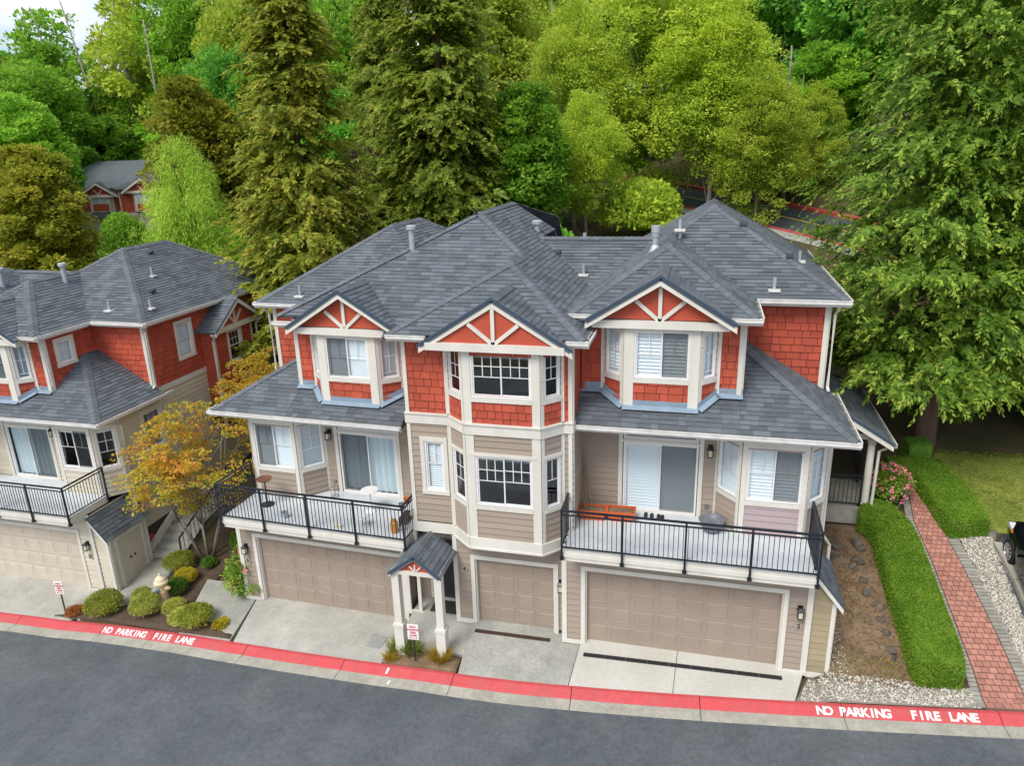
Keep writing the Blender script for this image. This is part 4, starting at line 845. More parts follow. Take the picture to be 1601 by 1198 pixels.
# roofs of unit 4 and the links between the units
EB = (-2.33, 3.50, 9.74); FB = (-2.33, 2.18, 9.74); PB = (-4.0, 5.05, 10.78); Q6 = m6(4.0, 1.25, EV+.10); E4 = 8.30; PBb = (-4.0, 9.0, 10.78)
_n = (Vector(PB)-Vector(Q6)).cross(Vector(EB)-Vector(Q6)); V6 = (-4.98, 1.75, Q6[2]-(_n.x*(-4.98-Q6[0])+_n.y*(1.75-Q6[1]))/_n.z)
roof_plane(U4, [(-4.98,-.15,E4), (0,-.15,E4), FB]); roof_plane(U4, [(0,-.15,E4), (0,4.08,8.28), EB, FB]); roof_plane(U4, [EB, (0,4.08,8.28), (-2.52,6.6,9.86), PB])
roof_plane(U4, [(-4.98,-.15,E4), FB, EB]); roof_plane(U4, [(-4.98,-.15,E4), EB, V6]); roof_plane(U4, [Q6, V6, EB, PB]); roof_plane(U4, [Q6, PB, PBb, (Q6[0]+.2, 6.5, Q6[2])])
roof_plane(U4, [PB, (-2.52,6.6,9.86), (-2.52,9,9.86), PBb])
fz = lambda x, y: (x, y, Q6[2]-(_n.x*(x-Q6[0])+_n.y*(y-Q6[1]))/_n.z)
roof_plane(U4, [fz(-5.75,1.2), fz(-4.7,1.2), fz(-4.7,1.80), fz(-5.75,1.84)])
roof_plane(U4, [(-2.52,6.6,9.86), (1.256,6.6,9.86), (-.63,4.72,8.69)]); roof_plane(U4, [(-2.6,6.6,9.86), (1.3,6.6,9.86), (1.3,12.4,6.9), (-2.6,12.4,6.9)])
roof_plane(U4, [PBb, (-2.52,9,9.86), (-2.52,13,7.0), (-8,13,7.0)])
caps(U4, (-4.98,-.15,E4), FB, .42); caps(U4, (0,-.15,E4), FB, .44); caps(U4, FB, EB, .6); caps(U4, EB, PB, .44); caps(U4, Q6, PB, .42); caps(U4, PB, PBb, .55); caps(U4, (-2.55,6.6,9.86), (1.3,6.6,9.86), .5)
gutter(U4, (-4.98,-.15,E4), (-3.95,-.15,E4), (0,-1)); gutter(U4, (-.45,-.15,E4), (.09,-.15,E4), (0,-1)); gutter(U4, (0,-.15,E4), (0,1.0,E4), (1,0))
mb = MB(); mb.box(-4.9, -.05, -.1, .4, E4-.18, E4-.15); U4.part(mb, 'soffit', MT['trim'])
mb = MB(); mb.add([(-.62,1.0,EV-.02),(-.62,4.7,EV-.02),(-.62,4.7,8.2),(-.62,1.0,8.2)], [(0,1,2,3)]); U4.part(mb, 'step_flashing', MT['edge'])
gable(U4, -2.17, -.38, 9.30, 1.88, PIT, 1.45, -.30, 8.18, 1.72, E4)
# entry canopy of unit 4 on two posts
xc, za, hf = -4.33, 2.62, .72
for sg in (-1, 1):
    P_ = [(xc,-1.08,za), (xc+sg*hf,-1.08,za-hf*.78), (xc+sg*hf,.30,za-hf*.78), (xc,.30,za)]; roof_plane(U4, P_)
    a = Vector((xc,-1.07,za-.02)); d = Vector((sg*hf, 0, -hf*.78)); q = [a, a+d*1.02, a+d*1.02-Vector((0,0,.11)), a-Vector((0,0,.12))]
    mb = MB(); mb.prism([tuple(v) for v in q], (0,.035,0)); U4.part(mb, 'rake_board', MT['trim'], fix=True)
    mb = MB(); mb.prism([tuple(v+Vector((0,-.03,.03))) for v in (a, a+d*1.03, a+d*1.03-Vector((0,0,.06)), a-Vector((0,0,.06)))], (0,.025,0)); U4.part(mb, 'drip_edge', MT['edge'], fix=True)
    mb = MB(); x = xc+sg*.60; mb.box(x-.10, x+.10, -1.0, -.80, .40, 2.02); mb.box(x-.15, x+.15, -1.05, -.75, .32, .42); mb.box(x-.13, x+.13, -1.03, -.77, -.6, .32); U4.part(mb, 'canopy_post', MT['trim'])
    mb = MB(); mb.box(x-.06, x+.06, -.9, .28, 2.0, 2.12); U4.part(mb, 'canopy_beam', MT['trim'])
caps(U4, (xc,-1.08,za), (xc,.30,za), .75, .10)
mb = MB(); mb.prism([(xc-.62,-.98,2.10), (xc+.62,-.98,2.10), (xc,-.98,2.56)], (0,.03,0)); pn = U4.part(mb, 'gable_panel', MT['redpanel'], fix=True)
for dx in (-1, 0, 1): mb = MB(); mb.beam((xc,-1.0,2.10), (xc+dx*.16,-1.0,2.32-abs(dx)*.05), .03, .035, (1,0,.001)); U4.part(mb, 'gable_strut', MT['trim'], pn)
mb = MB(); mb.box(xc-.68, xc+.68, -1.02, -.88, 2.0, 2.11); U4.part(mb, 'canopy_beam', MT['trim'])
# roof vents
vent_pipe(U2, (1.27,3.9,9.87), .62, .085, plate=False, big=True); vent_pipe(U4, (-.88,5.11,8.95), .30); box_vent(U4, (-1.83,5.92,9.46)); vent_pipe(U2, (4.38,3.58,8.89), .32); vent_pipe(U2, (5.18,5.67,9.33), .28); box_vent(U2, (3.61,5.88,10.31)); box_vent(U2, (4.81,4.71,9.56)); vent_pipe(U2, (1.86,5.3,10.25), .28)
vent_pipe(U4, (-2.75,7.2,9.6), .62, .10, True, False); vent_pipe(U4, (-1.2,7.3,9.5), .42, .06, False, False); vent_pipe(U6, (4.68,3.59,8.89), .34); vent_pipe(U4, (-5.8,3.92,9.86), .55, .085, True, False)
mb = MB(); mb.tube([(-4.05,4.95,10.62),(-4.1,4.9,10.86),(-4.18,4.8,10.94)], .03, 6); U4.part(mb, 'vent_hood', MT['black'])
# side entry porch of unit 2
mb = MB(); mb.box(5.9, 7.75, 4.75, 9.2, 1.7, 2.22); pf = U2.part(mb, 'porch_floor', MT['kerbconc'])
roof_plane(U2, [(7.95,4.45,4.42), (7.95,9.4,4.42), (5.85,9.4,5.75), (5.85,4.45,5.75)]); gutter(U2, (7.95,4.45,4.42), (7.95,9.4,4.42), (1,0))
mb = MB(); mb.prism([(5.85,4.42,5.73), (7.97,4.42,4.40), (7.97,4.42,4.22), (5.85,4.42,5.52)], (0,.04,0)); U2.part(mb, 'rake_board', MT['trim'], fix=True)
mb = MB(); mb.prism([(5.85,4.39,5.78), (7.98,4.39,4.44), (7.98,4.39,4.37), (5.85,4.39,5.70)], (0,.03,0)); U2.part(mb, 'drip_edge', MT['edge'], fix=True)
for x, y in ((7.52,4.95), (7.52,8.9)):
    mb = MB(); mb.lathe([(.13,0),(.13,.12),(.105,.14),(.10,2.0),(.125,2.03),(.14,2.14),(.14,2.2)], (x,y,2.2), 14); U2.part(mb, 'porch_column', MT['trim'], smooth=False)
mb = MB(); mb.box(5.85, 7.65, 4.87, 5.03, 4.36, 4.52); mb.box(7.44, 7.6, 5.0, 9.0, 4.36, 4.5); U2.part(mb, 'porch_beam', MT['trim'])
railing(U2, [(5.95,4.9), (7.38,4.9)], 2.22, 3.22, post_step=1.4, skirt=.0); railing(U2, [(7.62,6.6), (7.62,8.8)], 2.22, 3.22, post_step=2.2, skirt=.0)
downspout(U2, [(7.97,4.6,4.32),(7.86,4.7,4.2),(7.70,4.80,4.05),(7.68,4.82,1.9)])
MAIN.finish()
# ------------------------------------------------------------------ left building (its right-hand end unit is in view)
def tf8(x, y, z): return (-22.523 + x + .0036*y, 1.226 - .0036*x + y, z-1.585)
LEFT = Bld('townhouse', (-20, 6, -1.7), 'red and cream townhouse with grey hip roof, cut by the left edge')
U8 = end_unit(LEFT, tf8, False, '8', MT['cream'], side=True, gm=MT['garagec'], fills=('top', 'shade'), door=('curtain', 'curtain'))
# the neighbouring unit of that building, cut by the picture edge
mb = U8.mb(); mb.box(-6, -.62, .3, 12.2, -.35, 5.9); U8.part(mb, 'wall', MT['cream']); mb = U8.mb(); mb.box(-6, -.6, .3, 12.2, 5.9, 8.4); U8.part(mb, 'wall', MT['redpanel'])
roof_plane(U8, [(-6,-.15,E4), (0,-.15,E4), (-2.33,2.18,9.74), (-6,2.18,9.74)]); roof_plane(U8, [(-6,2.18,9.74), (-2.33,2.18,9.74), (-4,5.05,10.7), (-6,5.05,10.7)])
roof_plane(U8, [(0,-.15,E4), (0,4.08,8.28), (-2.33,3.5,9.74), (-2.33,2.18,9.74)]); roof_plane(U8, [(-2.33,3.5,9.74), (0,4.08,8.28), (-2.52,6.6,9.86), (-4,5.05,10.7)]); roof_plane(U8, [(-2.52,6.6,9.86), (1.256,6.6,9.86), (-.63,4.72,8.69)]); roof_plane(U8, [(-7,6.6,9.9), (1.3,6.6,9.86), (1.3,12.4,6.9), (-7,12.4,6.9)])
caps(U8, (-2.6,6.6,9.86), (1.3,6.6,9.86), .5); caps(U8, (-2.33,3.5,9.74), (-4,5.05,10.7), .44)
# side bump-out with its own little gable
F = Fr(U8, (6.35, 6.6), (6.35, 9.2)); wall(F, 3.6, 7.55, [(.95, 1.75, 6.05, 7.35)], 'shake', MT['shake'], zc0=4.6); win(F, .95, 1.75, 6.05, 7.35, 'hung', (3,2,1.), 'dark', .1); board(F, 0, .10, 3.6, 7.7, 0, .04); board(F, 2.5, 2.6, 3.6, 7.7, 0, .04)
F = Fr(U8, (5.81, 6.6), (6.35, 6.6)); wall(F, 3.6, 7.55, (), 'shake', MT['shake'], zc0=4.6)
for sg in (-1, 1): roof_plane(U8, [(5.8,7.9,8.72), (5.8,7.9+sg*1.65,7.62), (6.8,7.9+sg*1.65,7.62), (6.8,7.9,8.72)])
F = Fr(U8, (6.5, 6.25), (6.5, 9.55))
mb = F.mb(); mb.prism([(0,.0,7.62), (3.3,0,7.62), (1.65,0,8.68)], (0,-.1,0)); pn = U8.part(mb, 'gable_panel', MT['redpanel'], fix=True)
board(F, .05, 3.25, 7.45, 7.65, 0, .10, 'gable_beam')
for a in (-1, 0, 1): mb = F.mb(); mb.beam((1.65,.03,7.64), (1.65+a*.5,.03,8.45-abs(a)*.3), .05, .08, (1,0,.001)); U8.part(mb, 'gable_strut', MT['trim'], pn)
for sg in (-1, 1): mb = F.mb(); a = Vector((1.65,.28,8.70)); d = Vector((sg*1.66,0,-1.10)); mb.prism([tuple(v) for v in (a, a+d, a+d-Vector((0,0,.17)), a-Vector((0,0,.19)))], (0,.035,0)); U8.part(mb, 'rake_board', MT['trim'], fix=True); mb = F.mb(); mb.prism([tuple(v+Vector((0,.02,.04))) for v in (a, a+d*1.01, a+d*1.01-Vector((0,0,.06)), a-Vector((0,0,.06)))], (0,.03,0)); U8.part(mb, 'drip_edge', MT['edge'], fix=True)
caps(U8, (5.8,7.9,8.72), (6.8,7.9,8.72), .65)
downspout(U8, [(6.75,6.3,7.6),(6.6,6.4,7.4),(6.42,6.5,7.2),(6.42,6.5,3.8)]); downspout(U8, [(6.75,9.5,7.6),(6.5,9.35,7.3),(6.42,9.3,4.0)])
bl = MB(); c = Vector(tf8(6.06, 1.9, 1.05)); bl.lathe([(.10,-.02),(.12,.02),(.04,.06)], (0,0,0), 14); bo = bl.obj('alarm_bell', MT['bell'], LEFT.root, LEFT.loc); bo.matrix_basis = Matrix.Translation(c+Vector((.0,0,0))) @ Matrix.Rotation(math.pi/2, 4, 'Y')
vent_pipe(U8, (4.41,3.78,9.0)); vent_pipe(U8, (4.36,6.23,9.84)); vent_pipe(U8, (5.71,4.32,9.0)); box_vent(U8, (3.28,7.54,10.5)); box_vent(U8, (5.07,5.25,9.4)); vent_pipe(U8, (2.03,4.44,9.86), .6, .085, True, False); vent_pipe(U8, (-1.9,5.2,9.5), .6, .10, True, False)
LEFT.finish()
# steps up between the buildings
st = empty('side_stairs', (-15.9, 3.2, -1.2), 'concrete stair climbing between the two townhouses beside cream siding', 'stairs')
for i in range(9):
    z = tz(-15.9, 3.0) + .16*i; mb = MB(); mb.box(-16.62, -15.2, 3.0+.36*i, 3.0+.36*(i+1)+.03, z-.9, z+.16); mb.obj('step', MT['conc3'], st, st.location)
mb = MB(); mb.beam((-16.6,2.9,-1.2), (-16.6,6.4,.55), .12, .28); mb.obj('stair_skirt', MT['trim'], st, st.location)
mb = MB()
for z in (.95, .15): mb.beam((-15.12,2.95,-1.35+z), (-15.12,6.2,.1+z), .05, .045)
hr = mb.obj('handrail', MT['black'], st, st.location)
for i in range(16): y = 2.95+3.25*i/15; z = -1.35+1.45*i/15; mb = MB(); r_ = .022 if i in (0, 15) else .009; mb.box(-15.12-r_, -15.12+r_, y-r_, y+r_, z+(-.25 if i in (0,15) else .15), z+.95); mb.obj('baluster', MT['black'], hr)
# ------------------------------------------------------------------ houses further back, seen through the trees
def far_house(loc, rz, label, w=1.):
    r = empty('townhouse', loc, label, 'townhouse', 'houses behind the trees', rz)
    def part(name, m_, fn, parent=None): mb = MB(); fn(mb); return mb.obj(name, MT[m_], parent or r, fix=True)
    part('wall', 'cream', lambda m_: (m_.box(-8,0,1.4,10,0,5.6), m_.box(0,5.6,0,10,0,5.6)))
    part('upper_wall', 'redpanel', lambda m_: (m_.box(-8,0,1.4,10,5.6,8.4), m_.box(0,5.6,0,10,5.6,8.4)))
    part('band_board', 'trim', lambda m_: (m_.box(-8.05,0,1.33,1.4,5.5,5.8), m_.box(-.05,5.65,-.06,0,5.5,5.8), m_.box(5.6,5.66,0,10,5.5,5.8), m_.box(-.06,.08,-.05,0,0,8.3), m_.box(5.5,5.65,-.05,.1,0,8.3)))
    def roofs(m_):
        for (x0,x1,y0,y1,z) in ((-8.5,6.1,1.0,10.5,8.4),):
            h = (y1-y0)/2*.6; m_.add([(x0,y0,z),(x1,y0,z),(x1,y1,z),(x0,y1,z),(x0+4,(y0+y1)/2,z+h),(x1-4,(y0+y1)/2,z+h)], [(0,1,5,4),(1,2,5),(2,3,4,5),(3,0,4),(3,2,1,0)])
    part('roof', 'shingle', roofs); part('wing_roof', 'shingle', lambda m_: m_.add([(-.4,-.5,8.3),(6,-.5,8.3),(6,5,8.3),(-.4,5,8.3),(2.8,2.2,10.0),(2.8,5,10.0)], [(0,1,4),(1,2,5,4),(2,3,5),(3,0,4,5)]))
    part('skirt_roof', 'shingle', lambda m_: m_.add([(-8.3,.2,5.3),(0,.2,5.3),(0,1.4,6.0),(-8.3,1.4,6.0)], [(0,1,2,3)]))
    for gx_, gy_, hw, zb in ((2.8,-.9,1.9,8.15), (-2.6,.6,1.9,7.75)):
        def gb(m_): m_.prism([(gx_-hw,gy_+.3,zb),(gx_+hw,gy_+.3,zb),(gx_,gy_+.3,zb+hw*.66)], (0,.2,0))
        pn_ = part('gable_panel', 'redpanel', gb)
        for sg in (-1, 1):
            part('gable_roof', 'shingle', lambda m_: m_.prism([(gx_,gy_,zb+hw*.66+.1),(gx_+sg*(hw+.25),gy_,zb-.07),(gx_+sg*(hw+.25),gy_+3,zb-.07),(gx_,gy_+3,zb+hw*.66+.1)], (0,0,-.1)))
            part('rake_board', 'trim', lambda m_: m_.prism([(gx_,gy_-.03,zb+hw*.66+.02),(gx_+sg*(hw+.28),gy_-.03,zb-.14),(gx_+sg*(hw+.28),gy_-.03,zb-.36),(gx_,gy_-.03,zb+hw*.66-.22)], (0,.04,0)))
            part('gable_strut', 'trim', lambda m_: m_.beam((gx_,gy_+.27,zb),(gx_+sg*.45,gy_+.27,zb+.55),.05,.11,(1,0,.001)), pn_)
        part('gable_beam', 'trim', lambda m_: m_.box(gx_-hw,gx_+hw,gy_+.2,gy_+.3,zb-.28,zb))
        part('bay_wall', 'trim', lambda m_: m_.prism([(gx_-1.5,gy_+1.0,5.9),(gx_-1.0,gy_+.4,5.9),(gx_+1.0,gy_+.4,5.9),(gx_+1.5,gy_+1.0,5.9)], (0,0,zb-6.1)))
        part('bay_panel', 'redpanel', lambda m_: m_.box(gx_-.85,gx_+.85,gy_+.37,gy_+.5,6.0,6.75))
        for x in (-.42, .42):
            wd = part('window', 'white', lambda m_: m_.box(gx_+x-.42,gx_+x+.42,gy_+.34,gy_+.5,6.8,8.0)); part('pane', 'frost', lambda m_: m_.box(gx_+x-.36,gx_+x+.36,gy_+.33,gy_+.36,6.86,7.94), wd)
    for x in (-6.4, -4.6, -1.6, 1.6, 3.6):
        y = 1.4 if x < 0 else 0; wd = part('window', 'white', lambda m_: m_.box(x-.6,x+.6,y-.06,y+.1,3.2,4.9)); part('pane', 'frost', lambda m_: m_.box(x-.52,x+.52,y-.07,y-.05,3.28,4.82), wd)
    for x in (-5.5, 2.8): y = 1.4 if x < 0 else 0; part('garage_door', 'garagec', lambda m_: m_.box(x-2,x+2,y-.05,y+.1,0,2.1))
    return r
far_house((-59.2, 52, 1.1), math.radians(18), 'red gabled townhouse far back between golden tree and willow')
far_house((-58, 27, -2.4), math.radians(10), 'grey-roofed house far back, mostly cut by the left edge')
# ------------------------------------------------------------------ brick path, pavers, stones, gravel
path = empty('brick_path', (9.6, 3, 1.0)); tag(path, kind='structure'); PLc = path.location
PL_ = [(9.43,-.44),(9.40,.6),(9.33,1.6),(9.18,3.6),(8.98,5.2),(9.06,6.5)]; PR_ = [(10.36,-.33),(10.30,.6),(10.20,1.6),(9.92,3.6),(9.64,5.2),(9.56,6.5)]
def lerp_pl(pl, t):
    ls = [math.dist(p, q) for p, q in zip(pl[:-1], pl[1:])]; u = t*sum(ls); i = 0
    while i < len(ls)-1 and u > ls[i]: u -= ls[i]; i += 1
    f = u/ls[i]; return Vector((pl[i][0]+(pl[i+1][0]-pl[i][0])*f, pl[i][1]+(pl[i+1][1]-pl[i][1])*f))
def surf(p, o=0.): return Vector((p.x, p.y, tz(p.x, p.y)+o))
conf = conform('path_bed', PL_, PR_, MT['joint'], n=30, m_=6, lift=.045, kind=None, thick=.08); conf.parent = path; conf.matrix_parent_inverse = Matrix.Translation(-PLc)
unit = MB(); unit.add([(-.5,-.5,0),(.5,-.5,0),(.5,.5,0),(-.5,.5,0),(-.47,-.46,1),(.47,-.46,1),(.47,.46,1),(-.47,.46,1)], [(4,5,6,7),(0,1,5,4),(1,2,6,5),(2,3,7,6),(3,0,4,7)])
UB = unit.data('brick', MT['brick']); UP = unit.data('paver', MT['paver'])
def place(name, data, c, ex, sx, sy, h, parent, jit=.0):
    ex = Vector(ex).normalized(); e = .05
    nrm = Vector((-(tz(c[0]+e, c[1])-tz(c[0]-e, c[1]))/(2*e), -(tz(c[0], c[1]+e)-tz(c[0], c[1]-e))/(2*e), 1)).normalized()
    ey = nrm.cross(ex).normalized(); ex = ey.cross(nrm)
    o = link(bpy.data.objects.new(name, data), parent, PLc)
    M_ = Matrix((ex*sx, ey*sy, nrm*h)).transposed().to_4x4(); M_.translation = Vector(c); o.matrix_basis = M_; return o
rr = random.Random(4); rows_n = 45; nb = 0
for j in range(rows_n):
    t = (j+.5)/rows_n; a, b = lerp_pl(PL_, t), lerp_pl(PR_, t); ln = (b-a).length; t2 = (j+1)/rows_n; step = ((lerp_pl(PL_, t2)-lerp_pl(PL_, j/rows_n)).length+(lerp_pl(PR_, t2)-lerp_pl(PR_, j/rows_n)).length)/2
    n = 5; off = .5 if j % 2 else 0.; cells = []
    e_ = [0.]+[(i+off)/n for i in range(0 if off else 1, n)]+[1.]
    for u0, u1 in zip(e_[:-1], e_[1:]):
        if u1-u0 < .02: continue
        c = surf(a+(b-a)*((u0+u1)/2), .042+rr.uniform(-.003, .004)); place('brick', UB, c, (b.x-a.x, b.y-a.y, 0), ln*(u1-u0)-.010, step-.011, .03, path); nb += 1
for side, pl, wd in ((-1, PL_, .20), (1, PR_, .30)):
    for j in range(62):
        t = (j+.5)/62; p = lerp_pl(pl, t); a, b = lerp_pl(PL_, t), lerp_pl(PR_, t); d = (b-a).normalized(); c = surf(p+d*side*(wd/2+.012), .035+rr.uniform(-.004, .004)); place('paver', UP, c, (d.x, d.y, 0), wd-.01, .103, .035, path)
# retaining stones in the bare slope
def rock(name, c, s, seed, label, m_='stone'):
    r = np.random.default_rng(seed); bm = bmesh.new(); bmesh.ops.create_icosphere(bm, subdivisions=2, radius=1)
    ax = [Vector(r.normal(size=3)).normalized() for _ in range(9)]; dd = r.uniform(.40, .85, 9)
    for v in bm.verts:
        for a, d in zip(ax, dd):
            k = v.co.dot(a)
            if k > d: v.co -= a*(k-d)
        v.co = Vector((v.co.x*s[0], v.co.y*s[1], v.co.z*s[2])) + Vector(r.normal(size=3))*.012*max(s)
    me = bpy.data.meshes.new(name); bm.to_mesh(me); bm.free(); me.materials.append(MT[m_]); o = link(bpy.data.objects.new(name, me)); o.location = c; o.rotation_euler = (r.uniform(-.4,.4), r.uniform(-.4,.4), r.uniform(0, 6)); return tag(o, label, 'stone', 'stones in the bare slope beside the hedge')
rk = [((6.42,3.55),(.34,.16,.10),'long flat ochre stone nearest the balcony end'),((6.75,3.95),(.20,.15,.14),'grey angular stone, leftmost of the upper pair below porch'),((7.12,4.12),(.22,.17,.16),'largest grey stone below the porch railing'),((7.42,3.95),(.13,.10,.10),'small grey stone beside the hedge corner'),
      ((7.25,3.55),(.22,.18,.17),'dark grey boulder in the middle of the stone heap'),((7.02,3.35),(.12,.10,.09),'small dark stone left of the dark boulder'),((7.02,3.10),(.11,.09,.08),'lower small stone under the dark boulder'),((7.28,2.85),(.15,.11,.10),'brown stone at the head of the stone line'),((7.38,2.45),(.16,.10,.10),'second ochre stone down the stone line'),
      ((7.52,2.05),(.13,.09,.09),'third stone down the stone line, half buried'),((7.50,1.62),(.14,.10,.09),'grey stone midway along the hedge side'),((7.60,1.22),(.13,.10,.10),'stone with pale top near the lower hedge'),((7.62,.85),(.15,.11,.11),'pointed grey stone in the lower stone cluster'),((7.70,.50),(.14,.10,.10),'lowest grey stone of the line beside the hedge'),((6.25,3.30),(.12,.09,.06),'small ochre stone lying apart by the wall')]
for i, ((x, y), s, lb) in enumerate(rk): rock('stone', (x+random.Random(i).uniform(-.12,.12), y+random.Random(i+9).uniform(-.12,.12), tz(x, y)+.04), tuple(q*1.25 for q in s), 30+i, lb)
def pebbles(name, n, fn, m_, r0, r1, label=None, seed=1):
    r = np.random.default_rng(seed); base = np.array([(1,0,0),(-1,0,0),(0,1,0),(0,-1,0),(0,0,1),(0,0,-1)], float); fc = np.array([(0,2,4),(2,1,4),(1,3,4),(3,0,4),(2,0,5),(1,2,5),(3,1,5),(0,3,5)])
    P_ = np.array([fn(r) for _ in range(n)]); z = terrain(P_[:,0], P_[:,1]); C_ = np.stack([P_[:,0], P_[:,1], z+.05], 1)
    S_ = r.uniform(r0, r1, (n,1,1))*r.uniform(.6, 1.2, (n,1,3))*np.array([1,1,.6]); a = r.uniform(0, 6.28, n); V = base[None]*S_
    x = V[:,:,0]*np.cos(a)[:,None]-V[:,:,1]*np.sin(a)[:,None]; y = V[:,:,0]*np.sin(a)[:,None]+V[:,:,1]*np.cos(a)[:,None]; V = np.stack([x, y, V[:,:,2]], 2)+C_[:,None]
    o = link(bpy.data.objects.new(name, np_mesh(name, V.reshape(-1,3), (fc[None]+np.arange(n)[:,None,None]*6).reshape(-1,3), MT[m_]))); return tag(o, label, 'gravel', kind='stuff')
def quadpt(a, b, c, d):
    def fn(r): u, v = r.random(), r.random(); return ((a[0]*(1-u)+b[0]*u)*(1-v)+(d[0]*(1-u)+c[0]*u)*v, (a[1]*(1-u)+b[1]*u)*(1-v)+(d[1]*(1-u)+c[1]*u)*v)
    return fn
pebbles('gravel', 2600, quadpt((5.3,-.9),(9.3,-.46),(9.25,.05),(5.65,-.05)), 'gravel', .015, .038, 'pale gravel strip between kerb and bare slope', 2)
pebbles('gravel', 5200, quadpt((10.65,.1),(11.0,.5),(10.95,4.9),(10.05,4.9)), 'gravel', .018, .04, 'pale gravel between brick path and parking', 3)
pebbles('soil_crumbs', 1500, quadpt((6.0,-.2),(8.1,-.1),(7.8,4.6),(6.0,4.6)), 'soil', .012, .04, 'loose crumbs and pebbles on the bare slope', 5)
pebbles('gravel', 500, quadpt((6.0,0),(6.6,0),(6.2,2.5),(6.05,2.5)), 'gravel', .014, .032, 'scattered pebbles along the closet wall', 6)
pebbles('bark_chips', 900, quadpt((-17.3,-.2),(-10.6,-.85),(-10.9,0),(-14.8,.7)), 'litter', .015, .04, 'bark chips in the bed by the left driveway', 7)
# concrete edging of the parking bay and its black car
mb = MB(); 
for (x0, y0), (x1, y1) in (((11.20,1.9),(11.12,3.3)), ((11.12,3.32),(10.98,4.55))): mb.beam((x0,y0,tz(x0,y0)+.10), (x1,y1,tz(x1,y1)+.10), .20, .22)
tag(bevel(mb.obj('parking_kerb', MT['kerbconc']), .02), 'pale concrete kerb between gravel and parked car', 'kerb')
def make_car(loc, rz):
    r = empty('parked_car', loc, 'black car parked at the right edge, only its front wheel showing', 'car', None, rz)
    # side profile along x (nose at -x), built as lofted sections across y
    st_ = [(-2.25,.42,.62,.62),(-2.15,.26,.80,.74),(-1.75,.22,.93,.82),(-1.0,.22,1.02,.86),(-.75,.22,1.04,.87),(1.0,.22,1.06,.88),(1.9,.24,1.05,.86),(2.2,.34,.98,.78),(2.28,.5,.8,.66)]
    vs = []; fs = []
    for x, zb, zt, hw in st_:
        ring = [(-hw*.94,zb),(-hw,zb+.18),(-hw*1.02,(zb+zt)/2),(-hw*.97,zt-.10),(-hw*.80,zt),(hw*.80,zt),(hw*.97,zt-.10),(hw*1.02,(zb+zt)/2),(hw,zb+.18),(hw*.94,zb)]
        vs += [(x, y, z) for y, z in ring]
    k = 10
    for i in range(len(st_)-1):
        for j in range(k): fs.append((i*k+j, i*k+(j+1) % k, (i+1)*k+(j+1) % k, (i+1)*k+j))
    fs += [tuple(range(k)), tuple(range(len(vs)-1, len(vs)-k-1, -1))]
    mb = MB(); mb.add(vs, fs); bevel(mb.obj('body', MT['car'], r, smooth=True, fix=True), .03)
    mb = MB(); cab = [(-1.0,1.02,.74),(-.25,1.52,.60),(.4,1.60,.60),(1.3,1.55,.58),(2.05,1.06,.70)]; vs = []
    for x, z, hw in cab: vs += [(x,-hw,z),(x,hw,z)]
    vs += [(-1.0,-.78,1.0),(-1.0,.78,1.0),(2.1,-.78,1.0),(2.1,.78,1.0)]
    mb.add(vs, [(0,2,3,1),(2,4,5,3),(4,6,7,5),(6,8,9,7),(10,12,8,6,4,2,0),(13,11,1,3,5,7,9)]); mb.obj('cabin', MT['car'], r, fix=True)
    for sg in (-1, 1):
        mb = MB(); mb.prism([(-.75,sg*.755,1.08),(-.2,sg*.63,1.46),(.45,sg*.615,1.52),(.45,sg*.755,1.08)], (0,sg*.012,0)); mb.obj('side_window', MT['carglass'], r, fix=True)
        mb = MB(); mb.prism([(.52,sg*.755,1.08),(.52,sg*.615,1.52),(1.2,sg*.60,1.49),(1.75,sg*.73,1.10)], (0,sg*.012,0)); mb.obj('side_window', MT['carglass'], r, fix=True)
        mb = MB(); mb.box(-2.1,-1.85,sg*.72-.08,sg*.72+.08,.70,.80); mb.obj('headlight', MT['lens'], r)
        mb = MB(); mb.box(-1.83,-1.72,sg*.80-.03,sg*.80+.03,.74,.80); mb.obj('indicator', MT['amber'], r)
        mb = MB(); mb.box(-.75,-.6,sg*.98-.10,sg*.98+.06,1.02,1.14); mb.obj('wing_mirror', MT['car'], r)
        for x in (-1.42, 1.38):
            w = MB(); w.lathe([(.20,-.11),(.30,-.11),(.345,-.08),(.35,0),(.345,.08),(.30,.11),(.235,.10),(.225,.0),(.06,-.02)], (0,0,0), 28); wo_ = w.obj('wheel', MT['tyre'], r, smooth=True); wo_.location = (x, sg*.80, .35); wo_.rotation_euler = (math.pi/2, 0, 0)
            rm = MB(); rm.lathe([(.06,.10),(.05,.115)], (0,0,0), 12); rm.lathe([(.235,.085),(.242,.102),(.222,.104),(.205,.03)], (0,0,0), 28, False)
            for q in range(10): a = q*math.pi/5; rm.beam((.05*math.cos(a),.05*math.sin(a),.10), (.22*math.cos(a),.22*math.sin(a),.09), .035, .02)
            ro = rm.obj('rim', MT['rim'], wo_, fix=True); ro.scale = (1, 1, -1 if sg > 0 else 1)
    return r
car = make_car((11.93, 2.72, tz(11.4, 4.05)+.07-1.42*.313), 0)
sa = math.atan(.33); car.rotation_euler = Matrix(((0,1,0),(-math.cos(sa),0,-math.sin(sa)),(-math.sin(sa),0,math.cos(sa)))).to_euler()
